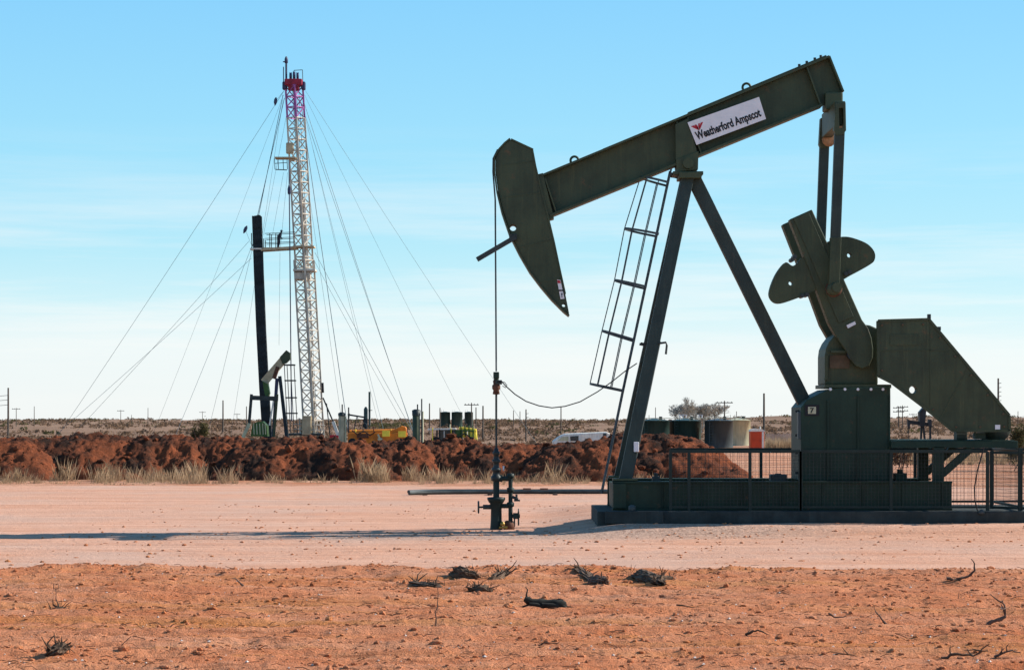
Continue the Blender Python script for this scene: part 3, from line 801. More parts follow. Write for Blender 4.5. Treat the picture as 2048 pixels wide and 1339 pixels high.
    for px in (1597, 1612, 1628, 1640): MB().tube(W(px, 131.5 - (px - 1612) * .415, YC) - Vector((0, .12, 0)), W(px, 126 - (px - 1612) * .415, YC) + Vector((0, -.12, .02)), .03, n=6).build('flange_bolt', 'steel', beam)
    for (px, py) in ((1149, 321), (1493, 175)):
        MB().torus(W(px, py, YC), .082, .025).build('lifting_eye', 'olive', beam)
    # sign on brackets before the web
    Ys = YC - .26
    P0 = W(1393, 290, Ys); P1 = W(1532, 238, Ys); P3 = W(1375, 245, Ys)
    sg = MB().prism(outline([(1375, 245), (1518, 194), (1532, 238), (1393, 290)], Ys), Ys - .006, Ys + .006).build('name_sign', 'sign', root)
    u = (P1 - P0).normalized(); v = (P3 - P0); v = (v - u * v.dot(u)).normalized()
    off = Vector((0, -.009, 0)); px = YC / F
    text_mesh('Weatherford Ampscot', P0 + u * 4.5 * px + v * 3.0 * px + off, u, v, 137 * px, 22.5 * px, 'ink', 'sign_lettering', sg, .035, .003)
    # winged red emblem: three slanting chevrons meeting in a point
    mb = MB()
    def tri(pts): 
        Q = [P0 + off + u * (a * px) + v * (b * px) for a, b in pts]
        mb.add(Q, [tuple(range(len(Q)))])
    tri([(15, 25), (2, 38.5), (8, 38.5), (15.5, 30.5)]); tri([(15, 25), (9.5, 38.5), (13.5, 38.5), (15.5, 34), (15.5, 30.5)])
    tri([(16, 25), (16.0, 33), (18, 38.5), (21.5, 38.5)]); tri([(16, 25), (17, 30.0), (23, 38.5), (28.5, 38.5)])
    mb.build('sign_emblem', 'red', sg)
    MB().bar(W(1450, 246, Ys + .1), W(1455, 263, Ys + .1), .3, .18).build('sign_bracket', 'steel', sg)
    # --- saddle bearing
    mb = MB()
    mb.prism(outline([(1350, 322), (1395, 305), (1394, 342), (1352, 346)], YC), YC - .26, YC + .26)
    mb.box(W(1374, 349, YC), (.62, .62, .07))
    c = W(1374, 330, YC); mb.tube(c - Vector((0, .36, 0)), c + Vector((0, .36, 0)), .11, n=16)
    mb.build('saddle_bearing', 'olive', root, .01)
    mb = MB(); mb.prism(outline([(1349, 252), (1374, 240), (1392, 305), (1394, 318), (1355, 330), (1350, 320)], YC), YC - .235, YC - .2)
    mb.build('saddle_plate', 'olive', root, .004)
    # --- samson post: two front legs and the rear leg
    top = W(1378, 352, YC)
    for s in (-1, 1):
        b = W(1245, 958, YC); b = Vector((b.x, YC + s * 1.05, W(0, 960, 45.2).z))
        tp = top + Vector((-.03, s * .16, 0))
        leg = MB().bar(tp, b, .25, .18).build('front_leg', 'bluegreen', root, .008)
        MB().box((b.x, b.y, b.z + .02), (.5, .4, .04)).build('foot_plate', 'olive', leg)
        d = (b - tp)
        if s < 0:
            MB().box(W(1272, 893, 45.3) + Vector((0, -.1, 0)), (.10, .12, .2)).build('junction_box', 'sign', leg, .01)
            mb = MB()
            mb.path([tp + d * t + Vector((.125, -.06, 0)) for t in (.55, .75, .9, .99)], .018, 6); mb.build('conduit', 'tankgrey', leg)
            k = tp + d * .56; MB().path([k + Vector((.1, -.1, .02)), k + Vector((.25, -.12, .04)), k + Vector((.27, -.12, -.02)), k + Vector((.25, -.12, -.2))], .025, 6).build('hose_stub', 'steel', leg)
    for t in (.45, .8):
        pass
    b = W(1609, 806, YC); rl = MB().bar(top + Vector((.07, 0, 0)), b, .275, .24).build('rear_leg', 'bluegreen', root, .008)
    mb = MB(); mb.box(top + Vector((0, 0, -.02)), (.46, .75, .12)); mb.build('post_cap', 'olive', root, .01)
    for t in (.36, .62):
        mb = MB(); a = top.lerp(Vector((W(1245, 958, YC).x, YC, W(0, 960, 45.2).z)), t); w_ = .16 + .89 * t
        mb.bar(a + Vector((0, -w_, 0)), a + Vector((0, w_, 0)), .1, .1, (0, 0, 1))
        mb.build('cross_brace', 'bluegreen', root)
    # --- horsehead
    hh = [(1020, 282), (1064, 301), (1071, 335), (1078, 364), (1088, 405), (1097, 440), (1108, 486), (1119, 538), (1130, 588), (1138, 629),
          (1128, 622), (1104, 598), (1082, 572), (1060, 543), (1040, 508), (1021, 468), (1006, 424), (996, 382), (991, 345), (991, 318), (999, 302), (1010, 290)]
    Yh = YC
    head = MB().prism(outline(hh, Yh), Yh - .23, Yh + .23, [circ(1026, 457, 6.5, Yh), circ(1127, 611, 3.6, Yh, 10)]).build('horsehead', 'olive', root, .012)
    mb = MB(); fr = outline([(1138, 632), (1128, 624), (1104, 600), (1082, 574), (1060, 545), (1039, 509), (1019, 469), (1004, 425), (994, 383), (989, 345), (989, 317), (998, 301), (1009, 289), (1020, 280)], Yh)
    for a, b in zip(fr, fr[1:]): mb.bar((a[0], Yh, a[1]), (b[0], Yh, b[1]), .03, .54)
    mb.build('wear_plate', 'olive', head)
    mb = MB(); bk = outline([(1066, 303), (1072, 335), (1079, 364), (1089, 405), (1098, 440), (1109, 486), (1120, 538), (1131, 588)], Yh)
    for a, b in zip(bk, bk[1:]): mb.bar((a[0] - .01, Yh, a[1]), (b[0] - .01, Yh, b[1]), .03, .50)
    mb.build('back_plate', 'olive', head)
    for (a, b) in (((1004, 330), (1066, 322)), ((1000, 395), (1080, 385)), ((1036, 495), (1104, 478)), ((1080, 563), (1122, 556))):
        MB().bar(W(*a, Yh - .231), W(*b, Yh - .231), .02, .014).build('weld_seam', 'olive', head)
    mb = MB(); mb.bar(W(1022, 281, Yh), W(1066, 301.5, Yh), .03, .5); mb.build('top_plate', 'olive', head)
    mb = MB(); mb.bar(W(1078, 350, Yh), W(1100, 440, Yh), .16, .42); mb.build('hinge_block', 'olive', head)
    mb = MB(); mb.bar(W(1031, 474, Yh - .3), W(954, 519, Yh - .3), .095, .09)
    mb.box(W(1026, 474, Yh - .27), (.16, .1, .12)); mb.build('wireline_guard', 'steel', head)
    d1, d2 = Vector((1, 0, -4.4)).normalized(), Vector((1, 0, .1)).normalized()
    ys = Yh - .245
    MB().prism(outline([(1114, 559), (1121, 560), (1129, 597), (1121, 598)], ys), ys - .004, ys + .006).build('warning_sticker', 'sign', head)
    MB().prism(outline([(1114.3, 560), (1120.5, 561), (1121.6, 566), (1115.6, 566)], ys - .006), ys - .008, ys - .005).build('sticker_band', 'red', head)
    MB().prism(outline([(1117, 579), (1127.6, 579), (1128, 582), (1117.5, 582)], ys - .006), ys - .008, ys - .005).build('sticker_rule', 'ink', head)
    text_mesh('!', W(1122.5, 594, ys - .01), (1, 0, 0), (0, 0, 1), .026, .09, 'ink', 'sticker_mark', head, .02, .002)
    # --- bridle wires and carrier bar
    for s in (-1, 1):
        mb = MB(); y = Yh + s * .1
        mb.path([Vector((a[0] - .025, y, a[1])) for a in reversed(outline([(998, 300), (989, 318), (988.5, 345)], Yh))][::-1] + [W(990.5, 400, Yh) + Vector((0, s * .1, 0)), W(992.5, 742, Yh) + Vector((0, s * .1, 0))], .019, 6)
        mb.build('bridle_wire', 'wire', root)
    mb = MB(); c = W(992.5, 750, Yh); mb.box(c, (.12, .34, .13)); mb.tube(c + Vector((0, 0, -.2)), c, .055, n=10); mb.build('carrier_bar', 'green', root, .01)
    # --- ladder with safety cage
    def L(px, py, dy): 
        p = W(px, py, YC); return Vector((p.x, YC + dy, p.z))
    lad = thing('ladder', None, None, tuple(L(1245, 785, 0))); lad.parent = root; lad.location = ORG[lad] - ORG[root]
    for s in (-1, 1):
        MB().path([L(1341, 340, s * .21), L(1245, 785, s * .21), L(1229, 862, s * .21), L(1203, 986, s * .21)], .021, 6).build('side_rail', 'ladder', lad)
    for k in range(26):
        t = (k + .5) / 26; px_, py_ = 1341 + (1203 - 1341) * t, 340 + 646 * t
        MB().tube(L(px_, py_, -.21), L(px_, py_, .21), .012, n=6).build('rung', 'steel', lad)
    hoops = [((1335, 368), (1281, 354)), ((1315, 470), (1249, 457)), ((1291, 575), (1229, 560)), ((1284, 687) if False else (1266, 680), (1204, 661)), ((1246, 781), (1180, 767))]
    bars = {}
    for (a, b) in hoops:
        pts = []
        for i in range(13):
            t = math.pi * i / 12; q = math.sin(t) ** .75; y = -.34 * math.cos(t)
            pts.append(L(a[0] + (b[0] - a[0]) * q, a[1] + (b[1] - a[1]) * q, y))
        P = [L(a[0], a[1], -.21)] + pts + [L(a[0], a[1], .21)]
        mb = MB()
        for p, q in zip(P, P[1:]): mb.bar(p, q, .045, .014, (p - q).cross(Vector((.2, 0, 1))))
        mb.build('cage_hoop', 'ladder', lad)
        for i in (1, 3, 6, 9, 11): bars.setdefault(i, []).append(pts[i])
    for i, P in bars.items():
        mb = MB()
        for p, q in zip(P, P[1:]): mb.bar(p, q, .02, .034)
        mb.build('cage_bar', 'ladder', lad)
    for (px_, py_) in ((1350, 352), (1292, 690)):
        for s in (-1, 1): MB().bar(L(px_ - 12, py_ - 3, s * .21), L(px_ + 18, py_ + 3, s * .2), .05, .03).build('standoff', 'steel', lad)
    # --- cranks, counterweights, pitmans, equalizer
    Yn = YC - .60
    ck = [(1577, 440), (1622, 420), (1672, 528), (1722, 640), (1734, 656), (1741, 676), (1744, 698), (1743, 716), (1736, 732), (1723, 737), (1709, 732), (1700, 721), (1695, 710), (1684, 694), (1671, 674), (1655, 646), (1618, 545)]
    lob_r = [(1640, 497), (1668, 478), (1690, 474), (1712, 479), (1734, 489), (1747, 504), (1748, 519), (1738, 530), (1700, 551), (1678, 560), (1655, 540)]
    lob_l = [(1570, 525), (1556, 540), (1546, 558), (1539, 578), (1538, 592), (1545, 603), (1557, 607), (1578, 602), (1616, 587), (1640, 570), (1630, 535), (1605, 516), (1592, 528), (1583, 532)]
    for s in (-1, 1):
        yy = YC + s * .60
        crank = MB().prism(outline(ck, Yn), yy - .15, yy + .15).build('crank', 'olive', root, .02)
        mb = MB(); mb.bar(Vector((W(1600, 432, Yn).x, yy + s * .165, W(1600, 432, Yn).z)), Vector((W(1690, 640, Yn).x, yy + s * .165, W(1690, 640, Yn).z)), .33, .03); mb.build('crank_web', 'olive', crank, .006)
        if s > 0: lob = None
        cw = s < 0 and MB().prism(smooth_outline(lob_r, Yn, sub=4), yy - .11, yy + .11, [circ(1697, 511, 4.6, Yn, 10)]).build('counterweight', 'olive', crank, .015)
        cw2 = s < 0 and MB().prism(smooth_outline(lob_l, Yn, sub=4), yy - .11, yy + .11, [circ(1580, 567, 4.2, Yn, 10)]).build('counterweight', 'olive', crank, .015)
        for (a, b) in () if s > 0 else ((1583, 520), (1588, 514), (1690, 548), (1697, 545), (1612, 590), (1603, 592)):
            p = W(a, b, Yn); MB().tube((p.x, yy - .16, p.z), (p.x, yy + .16, p.z), .045, n=8).build('weight_bolt', 'steel', crank)
        pin = W(1665, 578, Yn)
        mb = MB(); mb.tube((pin.x, yy, pin.z), (pin.x, YC + s * 1.26, pin.z), .10, n=16); mb.build('crank_pin', 'olive', crank)
        mb = MB(); mb.lathe((pin.x, yy + s * .16, pin.z), [(.17, 0), (.17, s * .03), (.13, s * .045), (.05, s * .05)], 20, 'y'); mb.build('pin_boss', 'rust', crank)
        MB().prism(outline([(1690, 651), (1707, 643), (1709, 649), (1693, 657)], Yn), yy + s * .19 - .006, yy + s * .19 + .006).build('lock_plate', 'sign', crank)
        # pitman
        yp = YC + s * 1.1; Yq = YC - 1.1
        a = W(1679, 262, Yq); b = W(1667, 578, Yq)
        pit = MB().bar((a.x, yp, a.z), (b.x, yp, b.z), .195, .16).build('pitman_arm', 'bluegreen', root, .008)
        tq = .675; hp = a.lerp(b, tq); MB().bar((hp.x, yp, hp.z), (b.x, yp, b.z - .02), .215, .19).build('wrist_housing', 'olive', pit, .01)
        b2 = W(1666.5, 578, Yq); mb = MB(); mb.lathe((b2.x, yp - .1, b2.z), [(.05, 0), (.13, 0), (.13, .2), (.05, .2)], 18, 'y'); mb.build('wrist_bearing', 'olive', pit)
        cl = []
        for dx in (-11, 7.5):
            x = W(1678 + dx, 0, Yq).x
        o_ = outline([(1670, 208), (1690, 206), (1691, 262), (1685, 270), (1671, 272), (1667, 262)], Yq)
        i_ = outline([(1676.5, 218), (1685, 217), (1686, 257), (1677.5, 258)], Yq)
        MB().prism(o_, yp - .10, yp + .10, [i_]).build('clevis', 'olive', pit, .01)
    ex = W(1668, 240, YC)
    eq = MB().prism([(ex.x - .12, ex.z - .25), (ex.x + .09, ex.z - .25), (ex.x + .09, ex.z + .25), (ex.x - .12, ex.z + .25)], YC - .98, YC + .98).build('equalizer_bar', 'olive', root, .015)
    c1 = W(1665, 205, YC); MB().box(c1 + Vector((0, 0, 0)), (.36, .5, .36)).build('equalizer_bearing', 'olive', root, .03)
    c2 = W(1656, 279, YC + 1.0); MB().lathe(c2 + Vector((.02, -.1, 0)), [(.05, 0), (.15, 0), (.15, .2), (.05, .2)], 12, 'y').build('bearing_cap', 'paleRust', eq)
    # --- belt guard
    Yg = YC - 1.05
    bg = [(1756, 641), (1858, 638), (2019, 830), (2019, 861), (1905, 861), (1850, 816), (1783, 765), (1757, 752)]
    gd = MB().prism(outline(bg, Yg), Yg, Yg + .24, [circ(1826, 779, 7.5, Yg, 12)]).build('belt_guard', 'olive', root, .015)
    mb = MB(); ol = outline(bg, Yg)
    for a, b in zip(ol, ol[1:] + ol[:1]): mb.bar((a[0], Yg - .005, a[1]), (b[0], Yg - .005, b[1]), .05, .03)
    mb.build('guard_rim', 'olive', gd)
    for (a, b) in (((1860, 644), (1860, 812)), ((1757, 700), (1912, 700)), ((1935, 735), (1880, 838))):
        MB().bar(W(*a, Yg - .003), W(*b, Yg - .003), .018, .012).build('weld_seam', 'olive', gd)
    MB().prism(outline([(1780, 668), (1838, 668), (1838, 690), (1780, 690)], Yg), Yg - .014, Yg - .001).build('inspection_cover', 'olive', gd, .003)
    for (a, b) in ((1764, 650), (1805, 649), (1846, 648), (1764, 740), (1880, 675), (1910, 712), (1942, 750), (1975, 789), (2006, 827), (2008, 852), (1960, 853), (1912, 853), (1866, 818)):
        c = W(a, b, Yg); MB().tube(c + Vector((0, -.03, 0)), c + Vector((0, .01, 0)), .022, n=6).build('guard_bolt', 'oldrust', gd)
    mb = MB(); mb.box(W(1858, 634, Yg + .12), (.06, .1, .12)); mb.box(W(1876, 657, Yg + .12), (.1, .1, .08)); mb.build('latch', 'steel', gd)
    MB().prism(outline([(1990, 849), (2000, 849), (2000, 858), (1990, 858)], Yg), Yg - .012, Yg - .003).build('guard_plate', 'sign', gd)
    # --- motor stand and motor
    mb = MB(); Ym = 45.35
    mb.bar(W(1781, 888, Ym), W(2034, 888, Ym), .14, .18); mb.bar(W(1781, 888, Ym) + Vector((0, 1.7, 0)), W(2034, 888, Ym) + Vector((0, 1.7, 0)), .14, .18)
    for px in (1800, 1876, 1950, 2025): mb.bar(W(px, 886, Ym), W(px, 886, Ym) + Vector((0, 1.7, 0)), .1, .12, (0, 0, 1))
    mb.box(W(1905, 880, Ym) + Vector((0, .85, .0)), (2.2, 1.6, .02))
    ms = mb.build('motor_stand', 'green', root, .006)
    for dy in (0, 1.7):
        o_ = Vector((0, dy, 0))
        MB().bar(W(1876, 893, Ym) + o_, W(1876, 962, Ym) + o_, .21, .18).build('stand_leg', 'green', ms)
        MB().bar(W(1884, 948, Ym) + o_, W(1942, 896, Ym) + o_, .14, .12).build('diagonal_brace', 'green', ms)
    mb = MB(); c = W(1985, 868, YC); mb.lathe((c.x, YC - .55, c.z + .12), [(.1, 0), (.26, .02), (.28, .1), (.28, .8), (.24, .95), (.1, 1.0)], 20, 'y')
    mo = mb.build('motor', 'bluegreen', root)
    mb = MB(); mb.box((c.x, YC - .05, c.z - .17), (.55, .8, .06)); mb.build('motor_foot', 'steel', mo)
    mb = MB(); mb.box(W(1921, 872, Ym + .3), (.22, .3, .22)); mb.tube(W(1912, 872, Ym + .2), W(1930, 872, Ym + .2), .09, n=10); mb.build('brake_assembly', 'bluegreen', ms, .02)
    mb = MB(); mb.box(W(1958, 871, Ym + .2), (.2, .3, .12)); mb.tube(W(1950, 871, Ym), W(1950, 860, Ym), .02); mb.build('slide_rail', 'green', ms)
    for s in (-1, 1):
        c = W(1775, 955, YC + s * 1.1); 
    mb = MB(); mb.box(W(1556, 955, 46.0), (.34, .3, .14)); mb.tube(W(1556, 955, 46.0), W(1556, 946, 46.0), .07, n=10); mb.build('hold_down_clamp', 'steel', root, .01)
    mb = MB(); mb.box(W(1800, 953, 46.0), (.24, .3, .16)); mb.tube(W(1800, 950, 46.0), W(1800, 938, 46.0), .06, n=10); mb.build('grease_fitting', 'green', root, .01)
    mb = MB(); mb.box(W(1312, 957, 45.6), (.16, .2, .1)); mb.box(W(1312, 950, 45.6), (.08, .1, .1)); mb.build('skid_clamp', 'steel', root, .008)
    mb = MB(); mb.lathe(W(1264, 1026, 44.6), [(.02, 0), (.07, .0), (.075, .14), (.03, .17)], 12); mb.build('breather_cap', 'tankgrey', root)
    return root
PJ = pumpjack()

# concrete base beneath
def pad():
    x0, x1 = W(1195, 0, 44.5).x, W(2140, 0, 44.5).x; z1 = W(0, 1021, 44.6).z - .004
    t = thing('concrete_base', 'low stained concrete foundation coloured dark for shade under the large pumpjack', 'concrete base', ((x0 + x1) / 2, 46.3, 0))
    MB().box(((x0 + x1) / 2, 46.3, (z1 - .4) / 2), (x1 - x0, 3.5, z1 + .4)).build('slab', 'concrete', t, .02)
    mb = MB(); mb.box((W(1268, 0, 44.5).x, 44.48, z1 - .12), (1.15, .1, .25)); mb.build('formed_edge', 'concrete', t, .015)
pad()

# ------------------------------------------------------------------ polished rod, wellhead, cable, flow lines
def wellhead():
    xw = W(992.5, 0, YC).x; zg = gz(xw, YC)
    rod = thing('polished_rod', 'slim steel polished rod hanging from the bridle into the wellhead', 'polished rod', (xw, YC, W(0, 900, YC).z))
    MB().tube((xw, YC, W(0, 745, YC).z), (xw, YC, W(0, 905, YC).z), .023, n=10).build('rod', 'steel', rod)
    c = W(992.5, 775, YC); MB().lathe(c, [(.03, -.14), (.075, -.13), (.06, -.05), (.085, -.02), (.085, .05), (.06, .07), (.07, .15), (.03, .16)], 12).build('rod_clamp', 'rust', rod)
    MB().box(W(992.5, 764, YC) + Vector((.05, 0, 0)), (.14, .16, .09)).build('load_cell', 'steel', rod, .01)
    t = thing('wellhead', 'dark wellhead with side valves and flow pipe below the polished rod', 'wellhead', (xw, YC, zg))
    Z = lambda py: W(0, py, YC).z
    MB().lathe((xw, YC, 0), [(.135, zg - .1), (.115, Z(1040)), (.11, Z(1015)), (.13, Z(1012)), (.13, Z(1006)), (.15, Z(1004)), (.185, Z(998)), (.185, Z(994)), (.07, Z(993))], 18).build('casing_head', 'fence', t)
    MB().tube((xw, YC, Z(996)), (xw, YC, Z(952)), .065, n=14).build('tubing_spool', 'fence', t)
    prof = [(.07, 962), (.11, 960), (.11, 952), (.075, 950), (.075, 942), (.10, 941), (.10, 936), (.06, 934), (.06, 925), (.085, 924), (.085, 919), (.055, 917), (.055, 909), (.075, 908), (.075, 903), (.05, 902), (.04, 896), (.02, 895)]
    MB().lathe((xw, YC, 0), [(r, Z(py)) for r, py in prof], 14).build('stuffing_box', 'steel', t)
    mb = MB(); mb.tube((xw, YC, Z(956)), W(1021, 956, YC), .05); mb.tube(W(1005, 956, YC) - Vector((.06, 0, 0)), W(1005, 956, YC), .075); mb.build('pumping_tee', 'fence', t)
    vx = W(1021, 0, YC).x
    mb = MB(); mb.tube((vx, YC, Z(951)), (vx, YC, gz(vx, YC) - .05), .045, n=10)
    for py in (951, 979, 1008, 1046): mb.lathe((vx, YC, Z(py)), [(.05, -.05), (.075, -.04), (.075, .04), (.05, .05)], 10)
    fp = mb.build('flow_pipe', 'fence', t)
    MB().lathe((vx - .03, YC, Z(1050)), [(.03, -.1), (.11, -.09), (.12, .03), (.07, .1)], 10).build('check_valve', 'rust', t)
    mb = MB(); mb.tube(W(1001, 1011, YC), W(1021, 1011, YC), .05); mb.build('casing_outlet', 'fence', t)
    mb = MB(); mb.tube(W(982, 1013, YC), W(966, 1013, YC), .05); mb.tube(W(968, 1013, YC), W(957, 1013.5, YC), .02); v = mb.build('gate_valve', 'steel', t)
    MB().torus(W(957, 1013.5, YC), .115, .018, 'x').build('handwheel', 'steel', v)
    mb = MB(); mb.tube(W(1023, 992, YC), W(1036, 998, YC), .03); mb.tube(W(1033, 988, YC), W(1033, 1000, YC), .025); mb.tube(W(1028, 1000, YC), W(1040, 1000, YC), .02); mb.build('sample_valve', 'steel', t)
    mb = MB(); mb.tube(W(1024, 1031, YC), W(1040, 1031, YC), .04); mb.box(W(1031, 1031, YC), (.1, .1, .12)); v = mb.build('flow_valve', 'fence', t)
    mb = MB(); mb.torus(W(1037, 1022, YC), .05, .012, 'x'); mb.tube(W(1037, 1022, YC), W(1037, 1050, YC), .018); mb.tube(W(1029, 1031, YC), W(1029, 1052, YC), .015); mb.build('valve_stem', 'steel', v)
    mb = MB(); mb.lathe(W(1005, 1051, YC - .15), [(.02, 0), (.05, .01), (.05, .06), (.02, .09)], 10); mb.tube(W(998, 1054, YC - .15), W(1015, 1054, YC - .15), .025); mb.build('drain_fitting', 'gauge', t)
    MB().lathe(W(1007, 936, YC), [(.01, -.05), (.018, -.05), (.018, .05), (.01, .05)], 8, 'z').build('grease_nipple', 'sign', t)
    # cable of the load cell
    mb = MB(); pts = [(995, 764), (1003, 762), (1012, 772), (1030, 788), (1052, 802), (1078, 811), (1104, 815), (1130, 812), (1160, 803), (1195, 783), (1225, 762), (1250, 742), (1274, 726)]
    mb.path([W(a, b, YC - .1 - .5 * i / 12) for i, (a, b) in enumerate(pts)], .012, 6)
    mb.path([W(a, b, YC - .1) for a, b in ((1003, 763), (1009, 764), (1014, 770), (1011, 775), (1005, 771))], .009, 6)
    tag(mb.build('hanging_cable', 'black', None), 'thin black cable sagging from the polished rod to the pump ladder', 'cable')
wellhead()

def flowline(pts, r, mat, label, Y, collar=()):
    mb = MB(); P = []
    for (px, dy) in pts:
        x = (px - HX) * Y / F; P.append(Vector((x, Y + dy, gz(x, Y + dy) + .05 + r)))
    t = thing('flow_pipe', label, 'pipe', tuple(P[0]))
    mb.path(P, r, 10); mb.build('pipe', mat, t)
    for px in collar:
        x = (px - HX) * Y / F; MB().tube((x - .12, Y, gz(x, Y) + .05 + r), (x + .12, Y, gz(x, Y) + .05 + r), r * 1.6, n=10).build('coupling', 'rust', t)
    for px in range(850, 1400, 130):
        x = (px - HX) * Y / F; MB().box((x, Y, gz(x, Y) + .02), (.14, .4, .12)).build('skid_block', 'wood', t)
flowline([(820, -.9), (850, -.2), (900, 0), (1200, 0), (1420, 0)], .055, 'tankgrey', 'pale steel pipe on the ground behind the wellhead, with two couplings', 68.5, (1054, 1088))
flowline([(822, -1.2), (870, -.6), (1000, -.1), (1420, 0)], .06, 'steel', 'dark steel pipe on the ground just in front of the pale pipe', 67.3)

# ------------------------------------------------------------------ guard fences
def mesh_panel(mb, x0, x1, z0, z1, pos, step=.07, r=.0026):
    """pos(s, z): point at run s"""
    n = int((x1 - x0) / step)
    for i in range(n + 1):
        s = x0 + (x1 - x0) * i / n; mb.bar(pos(s, z0), pos(s, z1), 2 * r, 2 * r)
    m = int((z1 - z0) / step)
    for i in range(m + 1):
        z = z0 + (z1 - z0) * i / m; mb.bar(pos(x0, z), pos(x1, z), 2 * r, 2 * r, (0, 0, 1))

def fence(label, Y, xs_px, ztop, zbot, wires=True, rails=True, step=.07, Yend=None):
    X = [W(p, 0, Y).x for p in xs_px]
    t = thing('guard_fence', label, 'guard fence', (X[0], Y, zbot))
    for x in X:
        MB().box((x, Y, (ztop + zbot) / 2), (.06, .06, ztop - zbot)).build('post', 'fence', t)
    MB().bar((X[0], Y, ztop), (X[-1], Y, ztop), .055, .055).build('top_rail', 'fence', t)
    MB().bar((X[0], Y, zbot + .07), (X[-1], Y, zbot + .07), .04, .04).build('bottom_rail', 'fence', t)
    for a, b in zip(X, X[1:]):
        mb = MB(); mesh_panel(mb, a + .03, b - .03, zbot + .09, ztop - .03, lambda s, z: Vector((s, Y, z)), step)
        mb.build('wire_mesh', 'steel', t)
    return t
zb = W(0, 1021, 44.6).z; zt = W(0, 902, 44.62).z
fence('front guard fence panel of wire mesh before the pumpjack, left of the gearbox pedestal', 44.72, (1341, 1378, 1500, 1600), zt, zb)
fence('front guard fence panel of wire mesh under the belt guard', 44.72, (1602, 1782, 1975), zt, zb)
fence('rear guard fence of wire mesh seen behind the pumpjack skid', 47.9, (1341, 1522, 1830, 2090), zt, zb, step=.14)
def gate():
    x0 = W(1988, 0, 44.9).x; z0 = zb + .02; z1 = zt - .0; ang = R(-42); L_ = .78
    d = Vector((math.cos(ang), math.sin(ang), 0))
    b = Vector((x0, 45.15, 0))
    t = thing('guard_gate', 'narrow wire mesh gate standing ajar at the right end of the guard fence', 'gate', (b.x, b.y, z0))
    for s in (0, L_): MB().bar(b + d * s + Vector((0, 0, z0)), b + d * s + Vector((0, 0, z1)), .06, .06).build('stile', 'fence', t)
    for z in (z0 + .03, z1 - .03): MB().bar(b + Vector((0, 0, z)), b + d * L_ + Vector((0, 0, z)), .05, .05, (0, 0, 1)).build('rail', 'fence', t)
    mb = MB(); mesh_panel(mb, .03, L_ - .03, z0 + .05, z1 - .05, lambda s, z: b + d * s + Vector((0, 0, z))); mb.build('wire_mesh', 'steel', t)
    x = W(2041, 0, 44.7).x
    t = thing('guard_fence', 'end post and side panel of the guard fence at the right picture edge', 'guard fence', (x, 44.72, zb))
    MB().box((x, 44.72, (zb + zt + .06) / 2), (.08, .08, zt + .06 - zb)).build('post', 'fence', t)
    MB().box((x + .12, 47.9, (zb + zt) / 2), (.06, .06, zt - zb)).build('post', 'fence', t)
    for z in (zt, zb + .07): MB().bar((x, 44.72, z), (x + .12, 47.9, z), .05, .05).build('rail', 'fence', t)
    mb = MB(); mesh_panel(mb, .03, 3.1, zb + .09, zt - .03, lambda s, z: Vector((x + .12 * s / 3.18, 44.72 + s, z)), .12); mb.build('wire_mesh', 'steel', t)
gate()
def hose():
    Yh = 44.6; mb = MB()
    mb.path([W(a, b, Yh) for a, b in ((1968, 893), (1963, 912), (1955, 940), (1949, 975), (1950, 1000), (1955, 1020), (1962, 1027))], .014, 7)
    o = mb.build('power_cable', 'black', None); tag(o, 'black cable hanging before the mesh panel under the belt guard', 'cable')
    MB().lathe(W(1963, 1028, Yh - .05), [(.02, 0), (.06, .01), (.06, .06), (.02, .1)], 10).build('cable_plug', 'tankgrey', o)
hose()
# ================================================================== WORKOVER RIG
YR = 225.0
S = YR / F
def lattice(P0, P1, half, n, r, rd, yaw=-90.0):
    """square lattice mast between two points: returns MB of legs and bracing"""
    mb = MB(); P0 = Vector(P0); P1 = Vector(P1)
    cor = [Vector((math.cos(R(yaw + 8 + 90 * k)), math.sin(R(yaw + 8 + 90 * k)), 0)) * half for k in range(4)]
    lev = [[P0.lerp(P1, i / n) + c for c in cor] for i in range(n + 1)]
    for k in range(4): mb.bar(lev[0][k], lev[-1][k], 2.4 * r, 2.4 * r)
    for i in range(n + 1):
        for k in range(4): mb.bar(lev[i][k], lev[i][(k + 1) % 4], 2 * rd, 2 * rd, (0, 0, 1))
    for i in range(n):
        for k in range(4):
            a, b = (k, (k + 1) % 4) if i % 2 == 0 else ((k + 1) % 4, k)
            mb.bar(lev[i][a], lev[i + 1][b], 2 * rd, 2 * rd)
    return mb

